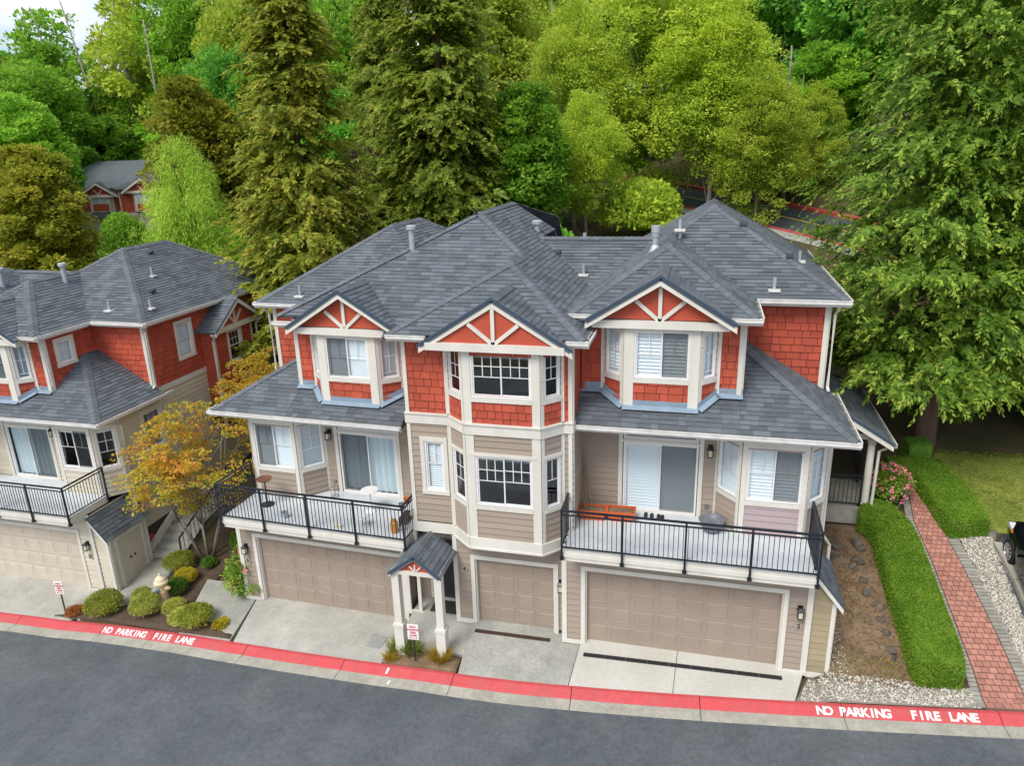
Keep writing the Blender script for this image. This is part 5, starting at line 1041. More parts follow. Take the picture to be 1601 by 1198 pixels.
# ------------------------------------------------------------------ street things
def sign(loc, label, h=1.15):
    r = empty('no_parking_sign', loc, label, 'sign', 'no parking signs at the kerb')
    mb = MB(); mb.box(-.022,.022,-.012,.012,-.3,h); mb.obj('post', MT['signdk'], r)
    mb = MB(); mb.box(-.155,.155,-.030,-.014,h-.42,h+.06); pl = bevel(mb.obj('plate', MT['sign'], r), .01)
    for txt, z, sz, m_ in (('NO', -.02, .11, 'signred'), ('PARKING', -.11, .075, 'signred'), ('FIRE', -.20, .085, 'signred'), ('LANE', -.285, .085, 'signred')):
        t = link(bpy.data.objects.new('lettering', text_mesh(txt, sz, MT[m_], .003)), pl); t.location = (0, -.0325, h+z); t.rotation_euler = (math.pi/2, 0, 0)
    mb = MB(); z = h-.365; mb.box(-.07,.07,-.033,-.0305,z-.006,z+.006)
    for sg in (-1, 1): mb.prism([(sg*.12,-.033,z),(sg*.07,-.033,z+.024),(sg*.07,-.033,z-.024)], (0,.002,0))
    mb.obj('arrow', MT['signred'], pl, fix=True); r.rotation_euler = (0, 0, math.radians(6)); return r
sign((-17.55, .02, tz(-17.55,.02)), 'small white no-parking sign on a thin post before the cream garage'); sign((-4.42, -1.22, tz(-4.42,-1.22)+.05), 'small white no-parking sign on a thin post before the entry canopy')
h0 = empty('fire_hydrant', (-14.02, .62, tz(-14.02,.62)+.10), 'cream fire hydrant between the clipped shrubs', 'fire hydrant'); h0.scale = (1.35, 1.35, 1.3)
mb = MB(); mb.lathe([(.17,0),(.17,.05),(.12,.06),(.115,.30),(.125,.32),(.115,.36),(.125,.50),(.15,.52),(.15,.56)], (0,0,0), 20); mb.obj('barrel', MT['hyd'], h0)
mb = MB(); mb.lathe([(.165,.56),(.165,.60),(.14,.62),(.12,.69),(.06,.75),(.035,.76),(.035,.81),(.02,.82)], (0,0,0), 20); mb.obj('bonnet', MT['hydcap'], h0)
for a, r0, l0, m_ in ((-1.9,.075,.22,'galv'), (.0,.055,.20,'hyd'), (3.14,.055,.20,'hyd')):
    d = Vector((math.cos(a), math.sin(a), 0)); mb = MB(); mb.tube([d*.08+Vector((0,0,.43)), d*l0+Vector((0,0,.43))], r0, 12); mb.tube([d*l0+Vector((0,0,.43)), d*(l0+.035)+Vector((0,0,.43))], r0*.55, 6); mb.obj('outlet', MT[m_], h0)
# covers and drains set in the concrete
def drv_z(x, y, y1, z1): 
    k0, t, n = kerb_at(x, 0); return k0.z + (z1-k0.z)*min(1, max(0, (y-k0.y)/(y1-k0.y)))
lid = MB(); x, y = -5.88, -.52; z = drv_z(x, y, .95, -.66); lid.prism([(x-.22,y-.26,z+.012),(x+.22,y-.30,z+.012),(x+.26,y+.24,z+.022),(x-.18,y+.28,z+.022)], (0,0,-.05)); tag(lid.obj('utility_cover', MT['lid'], fix=True), 'grey rectangular utility cover set in the driveway', 'cover')
lid = MB(); x, y = -16.72, 1.62; lid.lathe([(.11,-.03),(.11,.012),(.09,.016)], (x,y,tz(x,y)+.075), 20); tag(lid.obj('cleanout_cover', MT['sign']), 'round white cover in the walkway by the closet', 'cover')
def drain(x0, x1, y0, y1, zf, m_, label):
    r = empty('trench_drain', ((x0+x1)/2, (y0+y1)/2, zf((x0+x1)/2, (y0+y1)/2)), label, 'drain')
    n = max(2, int((x1-x0)/.5))
    for i in range(n):
        a, b = i/n, (i+1)/n; mb = MB(); xa, xb = x0+(x1-x0)*a+.004, x0+(x1-x0)*b-.004; ya, yb = y0+(y1-y0)*a, y0+(y1-y0)*b; za, zb = zf(xa, ya), zf(xb, yb)
        mb.prism([(xa,ya-.06,za+.010),(xb,yb-.06,zb+.010),(xb,yb+.06,zb+.016),(xa,ya+.06,za+.016)], (0,0,-.03)); g_ = mb.obj('grate', MT[m_], r, r.location, fix=True)
        mb = MB()
        for q in range(1, 12): xx = xa+(xb-xa)*q/12; yy = ya+(yb-ya)*q/12; zz = za+(zb-za)*q/12; mb.box(xx-.008, xx+.008, yy-.045, yy+.045, zz+.012, zz+.022)
        mb.obj('grate_bar', MT[m_], g_)
drain(.02, 4.98, -.42, -.30, lambda x, y: drv_z(x, y, .30, -.05)+.004, 'grate', 'long black trench drain across the wide driveway')
drain(-3.10, -.95, -.02, -.02, lambda x, y: drv_z(x, y, .62, -.11)+.004, 'grater', 'rusty trench drain before the single garage door')
mb = MB(); mb.box(-4.62,-3.72,.48,1.06,-.145,-.125); tag(mb.obj('doormat', MT['mat_']), 'dark doormat at the recessed entry door', 'doormat')
# ------------------------------------------------------------------ things on the balconies
DZ = 3.072
for i, (x, y, lb) in enumerate(((.02,1.10,'orange planter box at the left, under the dry vine'), (.78,1.16,'orange planter box at the right, beside the sliding door'))):
    r = empty('planter_box', (x, y, DZ), lb, 'planter', 'orange planter boxes on the right balcony', math.radians(2))
    mb = MB(); mb.add([(-.30,-.16,0),(.30,-.16,0),(.30,.16,0),(-.30,.16,0),(-.36,-.20,.26),(.36,-.20,.26),(.36,.20,.26),(-.36,.20,.26)], [(0,3,2,1),(0,1,5,4),(1,2,6,5),(2,3,7,6),(3,0,4,7)])
    mb.box(-.38,.38,-.22,-.18,.24,.29); mb.box(-.38,.38,.18,.22,.24,.29); mb.box(-.38,-.34,-.18,.18,.24,.29); mb.box(.34,.38,-.18,.18,.24,.29); mb.obj('box', MT['terra'], r)
    mb = MB(); mb.add([(-.34,-.18,.235),(.34,-.18,.235),(.34,.18,.235),(-.34,.18,.235)], [(0,1,2,3)]); mb.obj('potting_soil', MT['soil'], r)
vr = random.Random(3); mb = MB()
for k in range(9):
    x, y, z = vr.uniform(-.28,.1), 1.15+vr.uniform(-.1,.1), DZ+.22; p = [(x,y,z)]; tx_ = vr.uniform(-.42,-.25)
    for q in range(10): f = (q+1)/10; p.append((x+(tx_-x)*f*1.2*(1 if f < .8 else .9)+vr.uniform(-.04,.04), y+(1.58-y)*min(1, f*1.6)+vr.uniform(-.03,.03), z+f*vr.uniform(1.3,1.75)))
    mb.tube(p, [.007-.0005*i for i in range(11)], 4)
    for q in range(3, 10): a = Vector(p[q]); mb.tube([a, a+Vector((vr.uniform(-.16,.16), vr.uniform(-.1,.02), vr.uniform(-.05,.16)))], [.004,.002], 3)
tag(mb.obj('dry_vine', MT['twig']), 'dry leafless vine climbing the taupe wall', 'vine')
mb = MB(); mb.lathe([(.17,0),(.24,.10),(.29,.26),(.31,.30),(.33,.32),(.33,.35),(.29,.35),(.26,.27),(.2,.24)], (3.10,.98,DZ), 24); tag(mb.obj('plant_pot', MT['potgrey'], smooth=True), 'round grey glazed pot on the right balcony', 'pot')
for i, x in enumerate((1.40, 1.56, 1.74, 1.84)):
    mb = MB(); y = 1.48-.02*i; mb.prism([(x-.045,y-.12,DZ+.035),(x+.045,y-.12,DZ+.035),(x+.05,y+.02,DZ+.03),(x+.035,y+.12,DZ+.04),(x-.035,y+.12,DZ+.04),(x-.05,y+.02,DZ+.03)], (0,0,-.03)); mb.tube([(x-.045,y+.02,DZ+.03),(x,y+.03,DZ+.085),(x+.045,y+.02,DZ+.03)], .012, 6)
    tag(mb.obj('sandal', MT['signdk'], fix=True), ('leftmost black sandal before the right sliding door', 'second black sandal from the left, before the sliding door', 'third black sandal from the left, before the sliding door', 'rightmost black sandal before the right sliding door')[i], 'sandal', 'black sandals before the sliding door')
D6 = lambda x, y, z=0: m6(x, y, 3.072+z)
r = empty('bird_bath', D6(4.55,.35), 'rusty bird bath on a thin post at the left balcony', 'bird bath')
mb = MB(); mb.lathe([(.20,0),(.21,.02),(.05,.035),(.022,.06),(.02,.78),(.05,.80)], (0,0,0), 20); mb.obj('stand', MT['black'], r)
mb = MB(); mb.lathe([(.05,.80),(.20,.83),(.24,.88),(.225,.885),(.18,.85),(.03,.84)], (0,0,0), 20); mb.obj('basin', MT['rust'], r)
r = empty('plant_stand', D6(2.78,1.30), 'black wire plant stand by the left balcony wall', 'stand')
mb = MB()
for rad, z in ((.14,.30), (.10,.04)): mb.tube([(rad*math.cos(q*.5236), rad*math.sin(q*.5236), z) for q in range(13)], .008, 5)
for q in range(4): a = q*1.57+.4; mb.tube([(.14*math.cos(a),.14*math.sin(a),.30),(.09*math.cos(a),.09*math.sin(a),.12),(.13*math.cos(a),.13*math.sin(a),0)], .008, 5)
mb.obj('wire_frame', MT['black'], r)
r = empty('bistro_table', D6(1.25,.75), 'round white bistro table on the left balcony', 'table')
mb = MB(); mb.lathe([(.26,.66),(.27,.675),(.26,.69)], (0,0,0), 24); mb.obj('table_top', MT['white'], r); mb = MB(); mb.lathe([(.17,0),(.16,.02),(.03,.05),(.022,.66)], (0,0,0), 16); mb.obj('pedestal', MT['white'], r)
r = empty('low_stool', D6(1.05,-.15), 'small white stool low behind the left railing', 'stool'); mb = MB(); mb.lathe([(.16,.26),(.17,.28),(.15,.30)], (0,0,0), 18); mb.obj('seat', MT['white'], r)
for q in range(3): a = q*2.1; mb = MB(); mb.tube([(.09*math.cos(a),.09*math.sin(a),.27),(.14*math.cos(a),.14*math.sin(a),0)], .014, 6); mb.obj('leg', MT['white'], r)
r = empty('lantern', D6(.02,-.25), 'amber lantern at the right end of the left balcony', 'lantern'); mb = MB(); mb.lathe([(.09,0),(.11,.04),(.11,.30),(.07,.36),(.075,.40)], (0,0,0), 16); mb.obj('body', MT['gold'], r); mb = MB(); mb.tube([(-.07,0,.38),(-.05,0,.50),(.05,0,.50),(.07,0,.38)], .006, 5); mb.obj('handle', MT['black'], r)
for i, (x, m_, lb) in enumerate(((-.36,'terra','red pot hung on the balcony rail'), (-.36,'potgrey','dark pot hung on the balcony rail'))):
    mb = MB(); mb.lathe([(.06,0),(.09,.14),(.10,.16),(.08,.16),(.07,.12)], D6(x+.08,.05-.32*i,.78), 14); tag(mb.obj('hanging_pot', MT[m_]), lb, 'pot')
mb = MB(); mb.lathe([(.07,0),(.09,.18),(.095,.19),(.08,.19),(.06,.03)], D6(3.55,-.25), 14); tag(mb.obj('bucket', MT['galv']), 'small metal bucket behind the left railing', 'bucket')
for i, x in enumerate((1.78, 1.66)): mb = MB(); mb.lathe([(.045,0),(.05,.10),(.035,.12),(.035,.14)], D6(x,-.38), 12); tag(mb.obj('jar', MT['bulb']), ('small pale jar, left of the pair behind the left railing', 'small pale jar, right of the pair behind the left railing')[i], 'jar', 'pair of jars on the left balcony')
# bed seen through the upper middle window
r = empty('bed', (-1.75, 1.9, 5.96), 'bed with grey ribbed cover behind the upper middle window', 'bed'); mb = MB(); mb.box(-.75,.75,-.95,1.1,.12,.42); mb.obj('frame', MT['wood'], r)
mb = MB(); vs = []; 
for i in range(13):
    for j in range(9): u, v = i/12, j/8; vs.append((-.78+1.56*u, -1.0+2.1*v, .42+.26*math.sin(math.pi*u)**.5*(.85+.15*math.sin(9*v))))
mb.add(vs, [(i*9+j, (i+1)*9+j, (i+1)*9+j+1, i*9+j+1) for i in range(12) for j in range(8)]); mb.obj('cover', MT['bed'], r, smooth=True)
r = empty('sofa', (-1.95, 1.7, 2.73), 'sofa with red throw behind the lower middle window', 'sofa'); mb = MB(); mb.box(-.9,.9,-.4,.4,.1,.42); mb.box(-.9,.9,.22,.42,.42,.85); mb.obj('seat', MT['room'], r); mb = MB(); mb.box(-.92,.92,-.42,-.1,.43,.52); mb.box(-.92,.92,-.10,.23,.44,.50); mb.obj('throw', MT['redcloth'], r)
# ------------------------------------------------------------------ foliage
def unit_rows(v): return v/np.maximum(1e-9, np.linalg.norm(v, axis=1, keepdims=True))
def leaf_mesh(c, d, n, L_, Wd, name, material, extra=None, tips=None, tipmat=None):
    """pointed leaves: c base points, d leaf axes, n rough normals"""
    d = unit_rows(d); s = unit_rows(np.cross(d, n)); k = len(c); L_ = np.broadcast_to(L_, k)[:, None]; Wd = np.broadcast_to(Wd, k)[:, None]; nn = unit_rows(np.cross(s, d))
    V = np.stack([c, c+d*L_*.45+s*Wd*.5-nn*L_*.04, c+d*L_, c+d*L_*.45-s*Wd*.5-nn*L_*.04], 1).reshape(-1, 3); Q = np.arange(4*k).reshape(-1, 4)
    if extra is not None: V2, Q2 = extra; Q = np.concatenate([Q, Q2+len(V)]); V = np.concatenate([V, V2])
    me = np_mesh(name, V, Q, material)
    if tips is not None: me.materials.append(tipmat); me.polygons.foreach_set('material_index', tips.astype(np.int32))
    return me
def broad_crown(seed, H, R, base, ncl, per, L_, asp=.6, rc=(.55, 1.1), flat=.6, droop=.25, top=.5, name='crown', mt='maple'):
    r = np.random.default_rng(seed); lob = unit_rows(r.normal(size=(7, 3))); amp = r.uniform(-.22, .30, 7)
    d = unit_rows(r.normal(size=(ncl, 3)) + np.array([0, -.15, .15])); lump = .86 + (np.maximum(0, d@lob.T)**3)@amp; rad = r.random(ncl)**(1/2.6)*lump
    h = (H-base)/2; w = np.where(d[:, 2] > 0, 1-top*.35*d[:, 2]**2, 1.)
    cc = np.stack([d[:, 0]*rad*R*w, d[:, 1]*rad*R*w, base+h+d[:, 2]*rad*h], 1); cr = r.uniform(*rc, ncl)
    i = np.repeat(np.arange(ncl), per); k = len(i); dd = unit_rows(r.normal(size=(k, 3)) + np.array([0, 0, .35])); q = dd*(.45+.55*r.random(k)[:, None]**.6)*cr[i][:, None]*np.array([1, 1, flat]); p = cc[i]+q
    out = unit_rows(cc[i]-np.array([0, 0, base+h*.8])); ax = out*.6+dd*.8+r.normal(size=(k, 3))*.55+np.array([0, 0, -droop]); nm = np.array([0, 0, 1.])+out*.5+r.normal(size=(k, 3))*.45
    sz = L_*r.uniform(.65, 1.3, k); return leaf_mesh(p, ax, nm, sz, sz*asp, name, LF[mt]), cc
def trunk_mesh(seed, H, r0, cc, lean=.02, nl=14, mt='bark', top=.8, low=.25):
    r = random.Random(seed); mb = MB(); pts = []; n = 9
    for i in range(n): f = i/(n-1); pts.append((lean*H*f*math.sin(seed+f*3), lean*H*f*math.cos(seed*2+f*2), H*top*f-.4*(1-f)))
    mb.tube(pts, [r0*(1.25 if i == 0 else 1)*(1-.8*i/(n-1)) for i in range(n)], 9)
    tgt = sorted([tuple(c) for c in cc], key=lambda c: r.random())[:nl]
    for c in tgt:
        f = min(.95, max(low, (c[2]-.25*math.hypot(c[0], c[1]))/(H*top)))*r.uniform(.75, .95); b = Vector(pts[min(n-1, int(f*(n-1)))]); c = Vector(c); m_ = b.lerp(c, .5)+Vector((0, 0, -.06*(c-b).length)); rr_ = r0*.42*(1-f*.6)
        mb.tube([b, m_, c], [rr_, rr_*.6, rr_*.18], 6)
    return mb.data('trunk', MT[mt], True)
def cedar_crown(seed, H, R, nb, ns, m_, L_, SL, base=.6, mt='cedar', asp=.46, droop=.42, power=.75):
    """branches carry hanging fan-shaped sprays; each spray is a dozen narrow leaflets"""
    r = np.random.default_rng(seed); z = base+(H-base)*(r.random(nb)**1.25)*.985; f = (z-base)/(H-base); az = r.random(nb)*6.2832
    sect = 1+.16*np.sin(az*3+seed)+.12*np.sin(az*5+f*9); ln = (R*(1-f)**power+.22)*r.uniform(.62, 1.16, nb)*sect
    t = (r.random((nb, ns))**.6).ravel(); i = np.repeat(np.arange(nb), ns); k = len(i)
    out = np.stack([np.cos(az), np.sin(az), np.zeros(nb)], 1)[i]; sv = np.stack([-np.sin(az), np.cos(az), np.zeros(nb)], 1)[i]
    rise = (.25-droop*(t**1.3)+.28*t**4)*ln[i]*(.55+.45*(1-f[i])); side = r.normal(size=k)*.15*ln[i]*(1.1-.8*t)
    p = out*(t*ln[i])[:, None]+sv*side[:, None]+np.stack([np.zeros(k), np.zeros(k), z[i]+rise-np.abs(side)*.25], 1)
    ax = unit_rows(out*.85+sv*(np.sign(side)*.6)[:, None]+np.array([0, 0, -.10])+r.normal(size=(k, 3))*.26)
    nm = unit_rows(np.array([0, 0, 1.])+out*.55+r.normal(size=(k, 3))*.25); lat = unit_rows(np.cross(ax, nm)); sl = SL*r.uniform(.6, 1.3, k)*(.6+.6*(1-f[i]))
    j = np.repeat(np.arange(k), m_); q = np.tile((np.arange(m_)+.5)/m_, k)+r.normal(size=k*m_)*.03; sg = np.tile(np.where(np.arange(m_) % 2, 1., -1.), k)
    c = p[j]+ax[j]*(q*sl[j])[:, None]+np.array([0, 0, -1.])*(q**2*sl[j]*.26)[:, None]
    d = ax[j]*.75+lat[j]*(sg*(.85-.5*q))[:, None]+np.array([0, 0, -1.])*(.02+.34*q)[:, None]+r.normal(size=(k*m_, 3))*.18
    sz = L_*r.uniform(.7, 1.25, k*m_)*(1.15-.45*q)*(.75+.5*(1-f[i][j]))
    return leaf_mesh(c, d, nm[j]+r.normal(size=(k*m_, 3))*.25, sz, sz*asp, 'crown', LF[mt], None, (r.random(k*m_) < .75*q**2*(.35+.65*t[j])).astype(int), LF[mt+'_t']), np.stack([np.cos(az)*ln*.75, np.sin(az)*ln*.75, z+.02*ln], 1)
def cedar_trunk(seed, H, r0, tips, n=60, mt='barkred'):
    mb = MB(); mb.tube([(0,0,-.5),(0,0,.3),(0,0,H*.5),(0,0,H*.97)], [r0*1.5, r0, r0*.55, .02], 10); r = random.Random(seed); T_ = [tuple(c) for c in tips]; r.shuffle(T_)
    for c in T_[:n]: b = Vector((0,0,max(.3, c[2]-.15))); c = Vector(c); mb.tube([b, b.lerp(c, .55)+Vector((0,0,.06)), c], [r0*.14, r0*.09, .01], 5)
    return mb.data('trunk', MT[mt], True)
def plant(name, label, cat, loc, parts, rz=0., s=(1, 1, 1), group=None, mt=None, tilt=0.):
    r = empty(name, loc, label, cat, group, rz); r.scale = s; r.rotation_euler = (tilt, 0, rz)
    for pn, data in parts:
        o = link(bpy.data.objects.new(pn, data), r)
        if pn in ('crown', 'foliage') and mt: o.material_slots[0].link = 'OBJECT'; o.material_slots[0].material = LF[mt]
        if pn == 'crown' and mt and len(o.material_slots) > 1: o.material_slots[1].link = 'OBJECT'; o.material_slots[1].material = LF[mt+'_t']
    return r
# shared tree forms, 10 m high unless noted
CA, ta = cedar_crown(5, 20, 4.0, 860, 11, 14, .25, .85, asp=.52); CAt = cedar_trunk(1, 20, .30, ta, 46)
CB, tb_ = cedar_crown(9, 20, 3.6, 740, 11, 13, .25, .85, power=.8, asp=.52); CBt = cedar_trunk(2, 20, .28, tb_, 40)
CR, tr_ = cedar_crown(21, 24, 4.9, 1080, 14, 18, .175, .74, base=2.3, mt='cedarg', power=.62, droop=.40, asp=.44); CRt = cedar_trunk(3, 24, .42, tr_, 120)
FI, tfi = cedar_crown(33, 20, 2.8, 320, 10, 8, .26, .55, mt='spruce', droop=.3, power=.9); FIt = cedar_trunk(4, 20, .25, tfi, 25, 'bark')
M1, c1 = broad_crown(41, 10, 2.7, 1.6, 300, 170, .165, .8, (.35, .75)); M1t = trunk_mesh(1, 10, .17, c1)
M2, c2 = broad_crown(42, 10, 2.3, 1.2, 280, 170, .165, .8, (.3, .7), top=.9); M2t = trunk_mesh(2, 10, .16, c2)
M3, c3 = broad_crown(43, 10, 3.0, 2.4, 320, 160, .16, .8, (.35, .8), flat=.5); M3t = trunk_mesh(3, 10, .18, c3)
B1, d1_ = broad_crown(51, 10, 2.9, 1.2, 340, 190, .095, .75, (.3, .7), flat=.8, mt='birch'); B1t = trunk_mesh(4, 10, .11, d1_, .03, 26, 'barkpale', .9)
B2, d2_ = broad_crown(52, 10, 2.4, .6, 310, 190, .095, .75, (.3, .65), flat=.8, mt='birch', top=.8); B2t = trunk_mesh(5, 10, .10, d2_, .03, 22, 'barkpale', .9)
W1, w1 = broad_crown(61, 10, 3.2, 1.2, 220, 150, .22, .2, (.4, .8), flat=1.0, droop=1.3, mt='willow'); W1t = trunk_mesh(6, 10, .2, w1)
S1, s1_ = broad_crown(71, 10, 2.0, 3.8, 90, 90, .17, .8, (.3, .6), mt='maple'); S1t = trunk_mesh(7, 10, .10, s1_, .05, 40, 'barkpale', .98, .35)
def tree(kind, label, x, y, H, R, rz, mt=None, z=None, group='trees on the hillside behind the houses', name='tree', cat='tree'):
    data = dict(CA=(CA, CAt, 20, 4.0), CB=(CB, CBt, 20, 3.6), CR=(CR, CRt, 24, 4.9), FI=(FI, FIt, 20, 2.8), M1=(M1, M1t, 10, 2.7), M2=(M2, M2t, 10, 2.3), M3=(M3, M3t, 10, 3.0), B1=(B1, B1t, 10, 2.9), B2=(B2, B2t, 10, 2.4), W1=(W1, W1t, 10, 3.2), S1=(S1, S1t, 10, 2.0))[kind]
    z = tz(x, y)-.1 if z is None else z
    return plant(name, label, cat, (x, y, z), [('trunk', data[1]), ('crown', data[0])], rz, (R/data[3], R/data[3], H/data[2]), group, mt)
tree('CR', 'huge green cedar beside the side porch, filling the right edge', 10.05, 9.1, 27, 4.1, .3, None, name='cedar_tree')
tree('CB', 'dark cedar behind the huge right-hand cedar', 17.6, 24.5, 24, 4.6, 1.9, 'cedard', name='cedar_tree')
tree('CB', 'dark cedar at the right edge beyond the lawn', 16.5, 13.5, 22, 4.2, 4.4, 'cedard', name='cedar_tree')
tree('CA', 'golden-green cedar standing between the two townhouses', -14.9, 13.8, 21.5, 3.9, 2.0, 'cedar', name='cedar_tree')
tree('CA', 'tall olive cedar right behind the middle of the roof', -12.2, 25.0, 25.5, 4.7, .4, 'cedard', name='cedar_tree')
tree('CB', 'slim dark cedar just left of the tall olive cedar', -18.6, 32.5, 27, 3.6, 3.3, 'cedard', name='cedar_tree')
TL = [('M2','gold','golden-brown maple above the left townhouse roof',-45.2,28.5,15.6,4.0,.5), ('W1','willow','pale yellow-green willow right of the far red house',-30.3,25.2,14.8,3.4,1.2), ('M2','gold','brownish maple behind the willow',-42.5,43.5,20.5,4.6,2.2), ('B2','plum','dark purple plum tree between the cedars',-17.9,26.4,12.2,2.6,.8),
 ('M2','maple','bright green maple just right of the tall olive cedar',-7.7,25.8,11.6,2.8,3.1), ('B1','birch','yellow-green birch, leftmost of the birch group',-6.2,34.4,15.6,4.3,.2), ('B2','birch','tallest birch in the middle of the birch group',-1.6,38.6,18.4,5.6,1.4), ('B1','birch','broad yellow birch above the upper road kerb',2.6,35.6,15.2,5.0,2.7), ('B2','birch','small birch at the right of the birch group',5.6,33.5,10.4,3.3,4.2), ('B1','birch','low birch in front of the birch group',-4.6,29.5,10.2,3.2,5.2),
 ('M3','mapled','dark green maple high right of the birches',5.2,55.5,24,6.8,.7), ('M1','mapled','dark maple between the pale snag and the right cedar',10.6,50,23.5,5.6,2.6), ('M3','mapled','dark maple behind the tallest birch',.4,66,22,7.0,4.4), ('M1','mapled','dark maple standing behind the right cedar, upper left of it',13.4,43,24,5.2,1.1), ('M2','mapled','tall dark maple deep behind the right cedar',22,55,28,6.5,3.0), ('M1','maple','low maple half hidden left of the right cedar',9.6,41.8,10.5,3.4,1.7),
 ('M1','maple','bright maple at the far upper left corner',-72,55,23,6.2,1.5), ('M3','maple','rounded green maple behind the far red house',-66,72,25,5.6,.1), ('M2','maple','light green maple left of the brownish maple',-52,71,26,4.8,2.8), ('M1','maple','big bright maple right above the far red house',-58,73,26,6.0,3.9), ('M2','mapled','dark maple in the gap behind the golden maple',-56,37,15,3.6,.9), ('M3','maple','wide maple left of the golden maple top',-63,44,20,5.6,2.0),
 ('M1','mapled','dark rounded maple left of the golden-green cedar',-41.5,50.5,22.5,4.8,4.9), ('M1','maple','fresh green maple between the two tall cedars',-29.5,44.5,24.5,5.2,.6), ('M3','mapled','shaded maple under the fresh green one',-24,34,16.5,4.0,2.4), ('M2','maple','tall light maple behind the gap of the cedars',-35.5,63.5,30,5.2,3.6), ('M1','birch','pale yellow maple right of the tall olive cedar top',-15.6,48,23,5.2,5.0), ('M3','maple','far maple behind the pale yellow one',-19.5,71,25,6.8,1.3),
 ('FI','spruce','blue-green fir at the upper left skyline',-55,67,35,4.4,.2), ('FI','spruce','slim fir left of the skyline fir',-63,71,30,4.0,1.9), ('S1','maple','sparse half-bare tree on the left skyline',-80,68,31,6.0,.4), ('S1','gold','thin bare-topped alder on the left skyline',-72.5,74,33,5.6,2.5), ('S1','maple','leggy alder with bare branches above the willow',-50,73,33,5.6,4.1), ('M1','mapled','dark maple far behind the birch group, left',-11,69,22.5,6.6,3.2), ('M3','mapled','dark maple far behind the birch group, right',-6.6,82,24,7.4,5.5),
 ('M2','maple','light maple in the back row behind the left fir',-44,80,31,6.5,1.0), ('M1','maple','light maple in the back row behind the tall light maple',-30,84,33,7.0,2.9), ('M3','mapled','dark maple deep in the left back row',-92,74,27,8.0,4.0), ('M2','mapled','dark maple second in the left back row',-70,86,29,7.0,.3),
 ('S1','birch','airy pale tree on the middle skyline',-13.5,60,26,4.6,2.2), ('M1','mapled','dark maple filling the back right corner',32,66,28,8.0,1.2), ('M3','maple','maple above the road bend behind the cedar',18,44,19,6.0,3.5), ('M2','mapled','shaded maple beyond the parked car',26,30,21,5.2,2.1), ('B2','birch','thin birch right of the pale snag',9.4,39.2,9.0,2.4,.9)]
TL += [('M1','maple','dense maple directly behind the far red house roof',-62,66.5,21,5.6,2.2), ('M2','mapled','dark maple behind the right end of the far red house',-55,66,22,5.0,.6), ('M3','maple','spreading maple behind the left end of the far red house',-69,64,21,6.0,4.0), ('S1','gold','bare-limbed tree at the top left corner',-88,62,31,6.5,1.1), ('M2','maple','slender maple on the left skyline, nearest the corner',-74,60,27,5.0,3.4), ('S1','birch','spindly pale tree on the left skyline above the golden maple',-66,66,33,6.0,5.2), ('M1','maple','tall maple closing the left skyline above the far house',-60,70,33,6.0,.8), ('S1','maple','thin tree with pale limbs left of the golden-green cedar',-44,62,31,5.4,2.0), ('M2','maple','tall maple beside the blue-green fir',-50,66,33,5.4,4.6), ('FI','spruce','green fir behind the golden-green cedar top',-38,58,33,4.6,2.7), ('M1','birch','yellow-green maple on the skyline left of the golden-green cedar',-46,60,28,5.0,.2)]
for k_, mt_, lb, x, y, H, R, rz in TL: tree(k_, lb, x, y, H, R, rz, mt_)
# bare pale trunks
def snag(x, y, H, label, lean=0., r0=.14):
    mb = MB(); rr_ = random.Random(int(x*7)); mb.tube([(0,0,-.4),(lean*.3,0,H*.3),(lean*.7,.1,H*.7),(lean,.1,H)], [r0,r0*.8,r0*.6,r0*.35], 8)
    for i in range(5): f = rr_.uniform(.4,.95); a = rr_.uniform(0,6.28); b = Vector((lean*f,.05,H*f)); mb.tube([b, b+Vector((math.cos(a)*.7,math.sin(a)*.7,.5))], [r0*.25,.01], 5)
    o = mb.obj('tree_snag', MT['barkpale'], smooth=True); o.location = (x, y, tz(x, y)); return tag(o, label, 'tree', 'bare pale trunks')
snag(7.7, 38.6, 10.5, 'bare pale broken trunk right of the birches', -.3); snag(8.3, 39.4, 8.6, 'thinner pale trunk beside the broken trunk', .1, .08); snag(-66, 62, 30, 'leaning bare white trunk on the left slope', -5.5, .22); snag(-58.5, 60, 27, 'short white dead trunk high on the left slope', -.5, .2); snag(-12.8, 57, 25, 'bare pale tree top against the middle skyline', .8, .16)
# understorey shrubs behind the houses
def shrub_mesh(seed, R, H, n, L_, mt, asp=.6, core=True, shell=.75, flat=1.):
    r = np.random.default_rng(seed); d = unit_rows(r.normal(size=(n, 3))); d[:, 2] = np.where(d[:, 2] < -.35, -d[:, 2], d[:, 2]); lob = unit_rows(r.normal(size=(9, 3))); lump = 1+(np.maximum(0, d@lob.T)**4)@r.uniform(-.12, .16, 9)
    rad = (shell+(1-shell)*r.random(n))*lump; p = np.stack([d[:, 0]*rad*R, d[:, 1]*rad*R, H*.5+d[:, 2]*rad*H*.5*flat], 1); ax = d*.9+r.normal(size=(n, 3))*.7+np.array([0, 0, .25]); nm = d+r.normal(size=(n, 3))*.6; sz = L_*r.uniform(.6, 1.3, n)
    ex = None
    if core:
        bm = bmesh.new(); bmesh.ops.create_uvsphere(bm, u_segments=14, v_segments=8, radius=1); V2 = np.array([v.co for v in bm.verts])*np.array([R*shell*.93, R*shell*.93, H*.5*shell*.93])+np.array([0, 0, H*.5]); Q2 = np.array([[v.index for v in f.verts] if len(f.verts) == 4 else [f.verts[0].index, f.verts[1].index, f.verts[2].index, f.verts[2].index] for f in bm.faces]); keep = [len(set(q)) == 4 for q in Q2]; bm.free(); ex = (V2, Q2[keep])
    return leaf_mesh(p, ax, nm, sz, sz*asp, 'foliage', LF[mt], ex)
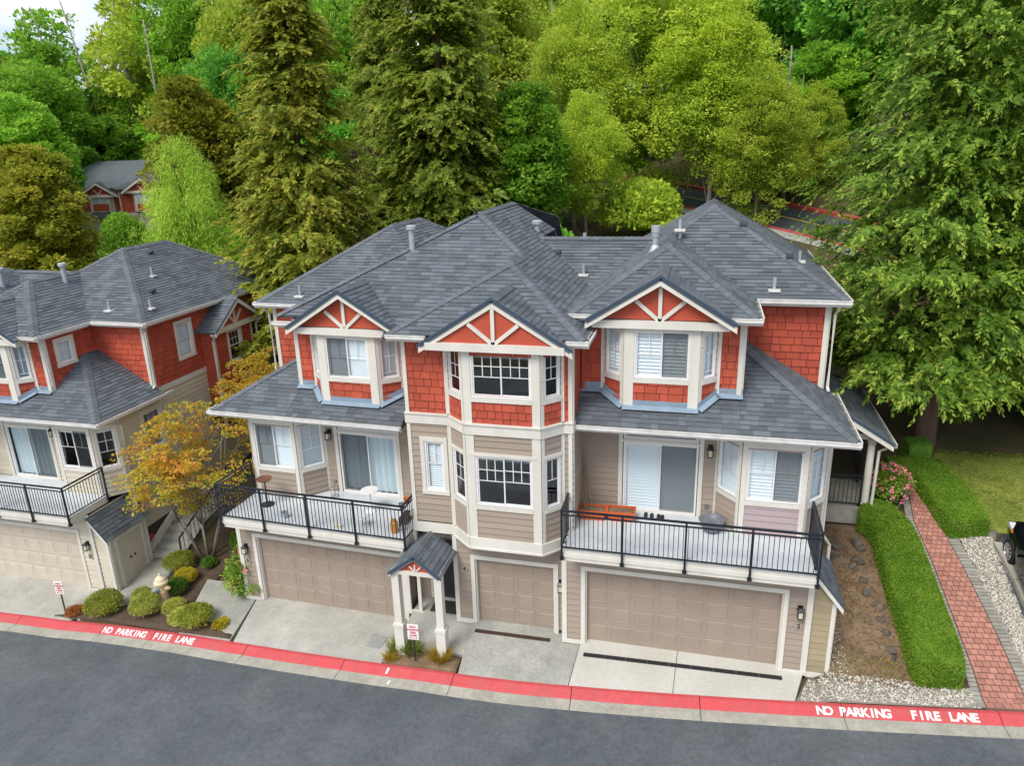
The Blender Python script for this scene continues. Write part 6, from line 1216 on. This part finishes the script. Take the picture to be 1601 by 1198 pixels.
def shrub(label, x, y, R, H, n, L_, mt, seed, lift=.0, name='shrub', asp=.6, shell=.75, group=None, stem=True):
    me = shrub_mesh(seed, R, H, n, L_, mt, asp, True, shell); parts = [('foliage', me)]
    mb = MB(); mb.tube([(0,0,-.15),(0,0,H*.45)], [.03+R*.03, .02], 6); parts.append(('stem', mb.data('stem', MT['bark'])))
    return plant(name, label, 'shrub', (x, y, tz(x, y)+lift), parts, 0, (1,1,1), group)
US_ = [('maple','bright bush hiding the foot of the far red house',-48.5,40,2.4,8.2), ('maple','green sapling thicket behind the willow',-34,34,3.0,7.5), ('maple','leafy thicket under the fresh green maple',-25,40,3.4,9.0), ('maple','green thicket behind the bright green maple',-9.5,36,3.0,7.0), ('birch','yellow-green thicket between birches and pale snag',6.2,41,2.4,5.0), ('maple','tall green thicket behind the low birch',-3.5,44,3.2,8.0), ('maple','low green maple scrub behind the ridge at the middle vent',-5.2,19.6,1.9,4.2), ('copper','coppery red shrub behind the flat ridge',-.9,20.5,1.3,3.1), ('maple','green scrub left of the coppery shrub',-2.6,21.2,1.4,2.6), ('birch','yellow-green shrub right of the coppery shrub',1.6,22.5,1.9,3.6), ('birch','yellow bush behind the left hip roof',-13.2,17.5,2.2,5.4), ('olive','olive bush beside the yellow bush',-16.0,16.5,2.0,4.4), ('mapled','dark scrub under the golden-green cedar',-18.5,18.0,2.6,4.2), ('mapled','dark scrub below the purple plum',-14.8,23,2.4,4.4), ('birch','yellow-green scrub under the birches',-1.5,31,2.6,4.0), ('mapled','dark scrub below the low birch',-6.0,24,2.2,3.4), ('yellowshrub','bright yellow-green shrub by the upper road',6.6,22.5,1.2,1.6), ('maple','green undergrowth left of the upper road',-9.2,19.2,2.2,3.6), ('mapled','dark undergrowth at the cedar foot by the porch',13.2,12.2,2.2,3.2), ('laurel','dark laurel bush behind the lawn',15.0,9.8,1.7,2.2), ('laurel','dark clump left of the lawn under the cedar',10.6,10.2,1.1,1.5), ('mapled','dark undergrowth below the willow',-27,19,3.2,5), ('maple','small round green bush between far red house and willow',-41.0,35,1.9,7.0), ('willow','light green bush at the foot of the willow',-32.0,24,1.9,6.0)]
for i, (mt_, lb, x, y, R, H) in enumerate(US_): shrub(lb, x, y, R, H, int(2600*R**1.1), .30 if R > 1.6 else .24, mt_, 200+i, 0, shell=.62)
# foundation shrubs in the left bed
for i, (mt_, lb, x, y, R, H, n, L_) in enumerate([('olive','large rounded green shrub beside the left no-parking sign',-15.85,.02,.72,.80,5200,.055), ('limeshrub','variegated lime shrub, upper of the tall pair by the hydrant',-14.55,.28,.45,.85,3400,.05), ('limeshrub','variegated lime shrub, lower of the tall pair by the hydrant',-14.12,-.12,.52,.88,4000,.05), ('limeshrub','small lime ball between hydrant and side slab',-13.15,.05,.40,.62,2600,.05),
     ('olive','grey-green loose shrub at the driveway edge',-11.95,-.45,.62,.80,3000,.07), ('limeshrub','thin grey-lime shrub beside the loose shrub',-12.55,-.38,.48,.50,1200,.07), ('yellowshrub','bright yellow ball shrub behind the hydrant',-14.05,1.75,.42,.62,3200,.05), ('olive','large yellow-green ball shrub nearest the stairs',-14.75,2.35,.62,.82,4600,.055), ('laurel','dark green ball right behind the hydrant',-13.95,1.12,.42,.62,3000,.055), ('laurel','little dark shrub right of the yellow-green ball',-13.65,2.5,.30,.42,1500,.055),
     ('copper','low coppery plant under the left no-parking sign',-17.0,-.12,.32,.34,1200,.07), ('yellowshrub','small golden plant near the driveway corner',-11.1,-.42,.26,.26,800,.07), ('olive','dark evergreen bush beside unit wall under the maple',-12.35,4.6,.75,1.5,5200,.07), ('laurel','rounded green bush right of the maple stems',-12.7,3.3,.52,.85,3600,.06)]): shrub(lb, x, y, R*.88, H*.88, n, L_*.85, mt_, 300+i, .05)
# rose bush at the garage corner, flowering shrub at the porch
def flowers(name, seed, n, cfun, r0, m_='pink'):
    r = np.random.default_rng(seed); C_ = np.array([cfun(r) for _ in range(n)]); i = np.repeat(np.arange(n), 9); k = len(i); d = unit_rows(r.normal(size=(k, 3))); return leaf_mesh(C_[i]+d*r0*.2, d, r.normal(size=(k, 3)), r0, r0*.9, name, MT[m_])
def bush(name, label, loc, R, H, n, L_, mt, seed, nf, cat='shrub', flat=1.):
    r = np.random.default_rng(seed); parts = [('foliage', broad_crown(seed, H, R, .1, max(20, n//60), 60, L_, .65, (R*.28, R*.5), flat=.8, mt=mt, name='foliage')[0])]
    mb = MB(); rr_ = random.Random(seed)
    for k in range(9): a = rr_.uniform(0,6.28); q = rr_.uniform(.3,.8); mb.tube([(0,0,-.1),(R*.3*math.cos(a),R*.3*math.sin(a),H*.4),(R*q*math.cos(a),R*q*math.sin(a),H*rr_.uniform(.6,.95))], [.02,.014,.005], 5)
    parts.append(('canes', mb.data('canes', MT['bark'])))
    def cf(q): v = q.normal(size=3); v[1] = -abs(v[1])*.8; v /= np.linalg.norm(v); v[2] = abs(v[2]) if q.random() < .7 else v[2]; return np.array([v[0]*R*.95, v[1]*R*.95, H*.52+v[2]*H*.46])
    if nf: parts.append(('flower', flowers('flower', seed+1, nf, cf, .075)))
    return plant(name, label, cat, loc, parts)
bush('rose_bush', 'climbing rose with pink blooms at the left garage corner', (-11.05, 1.05, tz(-11.2,1.0)), .62, 2.05, 2600, .10, 'rose', 401, 7); bush('flowering_shrub', 'rounded shrub with pink flowers beside the side porch', (8.32, 5.75, tz(8.3,5.75)), .62, 1.45, 3600, .075, 'rose', 402, 46)
# grasses by the centre sign
def tuft(label, x, y, R, H, n, mt, seed):
    r = np.random.default_rng(seed); a = r.random(n)*6.28; q = np.sqrt(r.random(n))*R*.4; c = np.stack([np.cos(a)*q, np.sin(a)*q, np.zeros(n)], 1); ax = np.stack([np.cos(a)*r.uniform(.1,.9,n), np.sin(a)*r.uniform(.1,.9,n), r.uniform(.5,1,n)], 1); me = leaf_mesh(c, ax, r.normal(size=(n,3)), H*r.uniform(.6,1.25,n), .016, 'blades', LF[mt])
    o = link(bpy.data.objects.new('grass_tuft', me)); o.location = (x, y, tz(x, y)+.07); return tag(o, label, 'grass', 'ornamental grasses by the centre sign')
tuft('golden grass tuft right of the centre sign', -3.75, -1.10, .40, .42, 420, 'goldgrass', 1); tuft('green grass tuft left of the centre sign', -5.05, -.85, .40, .42, 420, 'grass', 2); tuft('pale grass tuft right behind the centre sign', -4.62, -.92, .38, .40, 300, 'grass', 3); tuft('low golden tuft at the kerb corner of the small bed', -5.15, -1.22, .28, .24, 200, 'goldgrass', 4)
# clipped hedges
def hedge(label, pts, w, h, n, seed, mt='hedge', wob=.012):
    """pts: centre line on the ground"""
    r = np.random.default_rng(seed); P_ = [Vector(p) for p in pts]; seg = [(a, b, (b-a).length) for a, b in zip(P_[:-1], P_[1:])]; tot = sum(s[2] for s in seg); mid = P_[len(P_)//2]; loc = Vector((mid.x, mid.y, tz(mid.x, mid.y)))
    C_ = []; D_ = []; rows = []
    def sect(p, t, k):            # rounded box section
        s = Vector((t.y, -t.x)); z0 = tz(p.x, p.y); out = []
        for a, b in ((-.5,0),(-.52,.55),(-.50,.90),(-.42,.985),(0,1.0),(.42,.985),(.50,.90),(.52,.55),(.5,0)): q = p+s*a*w*k; out.append((q.x, q.y, z0+b*h*(1 if k == 1 else .97)))
        return out
    m_ = max(8, int(tot/.25)); prev = None
    for i in range(m_+1):
        u = tot*i/m_; acc = 0
        for a, b, l_ in seg:
            if u <= acc+l_+1e-6: p = a.lerp(b, (u-acc)/l_); t = (b-a).normalized(); break
            acc += l_
        if prev is not None and (t-prev).length > .05: t = (t+prev).normalized()
        prev = t
        k = .86 if i in (0, m_) else (.97 if i in (1, m_-1) else 1.); rows.append(sect(p, t, k))
    V = np.array(rows)-np.array(loc); K = V.shape[1]; idx_ = np.arange(V.shape[0]*K).reshape(V.shape[0], K); Q = np.stack([idx_[:-1,:-1].ravel(), idx_[:-1,1:].ravel(), idx_[1:,1:].ravel(), idx_[1:,:-1].ravel()], 1)
    Q = np.concatenate([Q, [(e_[q], e_[q+1], e_[K-2-q], e_[K-1-q]) for e_ in (idx_[0], idx_[-1]) for q in range(K//2-1)]])
    # choose faces by area so that the cover is even
    F_ = np.concatenate([Q]); A = V.reshape(-1, 3); ar = np.linalg.norm(np.cross(A[F_[:,1]]-A[F_[:,0]], A[F_[:,3]]-A[F_[:,0]]), axis=1); f = r.choice(len(F_), n, p=ar/ar.sum()); u, v = r.random(n)[:,None], r.random(n)[:,None]
    p = (A[F_[f,0]]*(1-u)+A[F_[f,1]]*u)*(1-v)+(A[F_[f,3]]*(1-u)+A[F_[f,2]]*u)*v; nm = unit_rows(np.cross(A[F_[f,1]]-A[F_[f,0]], A[F_[f,3]]-A[F_[f,0]])); ctr = A.mean(0); nm = np.where(((p-np.array([0,0,0]))*0+nm)[:, 2:3] < -.2, -nm, nm)
    p = p+nm*(r.normal(size=n)*.012-.005)[:,None]+wob*np.sin(p[:, :1]*5+p[:, 1:2]*4)*nm*.4; ax = nm*.6+r.normal(size=(n,3)); sz = .04*r.uniform(.6,1.3,n)
    # end caps of leaves
    me = leaf_mesh(p, ax, nm+r.normal(size=(n,3))*.6, sz, sz*.65, 'foliage', LF[mt], (A*np.array([.985,.985,.97]), Q))
    mb = MB()
    for a, b, l_ in seg:
        for q in range(max(1, int(l_/.6))): c = a.lerp(b, (q+.5)/max(1, int(l_/.6))); z = tz(c.x, c.y)-loc.z; mb.tube([(c.x-loc.x,c.y-loc.y,z-.1),(c.x-loc.x,c.y-loc.y,z+h*.5)], .02, 5)
    return plant('hedge', label, 'hedge', loc, [('foliage', me), ('stems', mb.data('stems', MT['bark']))])
hedge('long clipped hedge between bare slope and brick path', [(7.55,4.95),(7.9,4.75),(8.2,4.2),(8.32,2.6),(8.45,1.0),(8.52,-.05)], 1.10, .76, 90000, 1)
hedge('clipped hedge on the lawn side of the brick path', [(9.75,6.75),(10.05,5.9),(10.32,4.75)], 1.2, .62, 40000, 2); hedge('clipped cross hedge at the top of the brick path', [(8.5,6.95),(9.3,6.95),(10.1,7.0)], .85, .62, 20000, 3); hedge('small dark hedge block behind the cross hedge', [(9.2,7.9),(9.9,8.0)], .7, .7, 5000, 4, 'laurel')
# mossy lawn blades
def blades(name, label, n, fn, H, mt, seed):
    r = np.random.default_rng(seed); P_ = np.array([fn(r) for _ in range(n)]); c = np.stack([P_[:,0], P_[:,1], terrain(P_[:,0], P_[:,1])+.03], 1); ax = r.normal(size=(n,3))*.5+np.array([0,0,1]); o = link(bpy.data.objects.new(name, leaf_mesh(c, ax, r.normal(size=(n,3)), H*r.uniform(.5,1.4,n), .02, name, LF[mt]))); return tag(o, label, 'grass', kind='stuff')
blades('lawn_grass', 'short mossy grass of the lawn above the parking bay', 16000, quadpt((10.9,5.2),(15,5.3),(15,8.6),(10.3,8.6)), .06, 'grass', 5)
blades('weeds', 'sparse weeds on the bare slope', 500, quadpt((6.1,-.2),(8.0,0),(7.8,.5),(6.3,.6)), .06, 'olive', 6)
# forest floor litter around the upper road
def litter(name, label, n, fn, mt, seed, H=.16):
    r = np.random.default_rng(seed); P_ = np.array([fn(r) for _ in range(n)]); c = np.stack([P_[:,0], P_[:,1], terrain(P_[:,0], P_[:,1])+.05+.25*r.random(n)], 1); o = link(bpy.data.objects.new(name, leaf_mesh(c, r.normal(size=(n,3))*np.array([1,1,.3]), np.array([0,0,1.])+r.normal(size=(n,3))*.3, H*r.uniform(.6,1.3,n), H*.7, name, LF[mt]))); return tag(o, label, 'ground cover', kind='stuff')
litter('ground_cover', 'leafy ground cover on the bank behind the houses', 26000, quadpt((-16,14.5),(12,14.5),(6,32),(-14,34)), 'laurel', 8, .2)
litter('fallen_leaves', 'brown fallen leaves on the hillside', 12000, quadpt((-12,14),(14,14),(10,34),(-10,36)), 'copper', 9, .14)
# Japanese maple between the buildings
def jmaple(label, loc, R, H, base, ncl, seed, rz=0., stems=6):
    r = np.random.default_rng(seed); me, cc = broad_crown(seed, H, R, base, ncl, 120, .10, .8, (.30, .62), flat=.26, droop=.3, mt='jmaple'); mb = MB(); rr_ = random.Random(seed); T_ = [tuple(c) for c in cc]; rr_.shuffle(T_)
    for k in range(stems):
        a = k*6.28/stems+rr_.uniform(-.3,.3); b = Vector((.10*math.cos(a), .10*math.sin(a), -.2)); m_ = Vector((R*.28*math.cos(a), R*.28*math.sin(a), base*.95)); mb.tube([b, b.lerp(m_, .5)+Vector((rr_.uniform(-.08,.08),0,.05)), m_], [.055,.042,.032], 7)
        for c in T_[k*7:(k+1)*7]: c = Vector(c); mb.tube([m_, m_.lerp(c, .5)+Vector((0,0,.12)), c], [.026,.016,.005], 5)
    return plant('japanese_maple', label, 'tree', loc, [('trunk', mb.data('trunk', MT['barkpale'], True)), ('crown', me)], rz)
jmaple('orange Japanese maple with many pale stems between the townhouses', (-14.0, 2.95, tz(-14.0,2.95)), 2.85, 5.7, 1.9, 84, 81); jmaple('orange-green maple behind the balcony corner', (-13.2, 6.8, tz(-13.2,6.8)), 2.1, 6.0, 1.8, 95, 83)
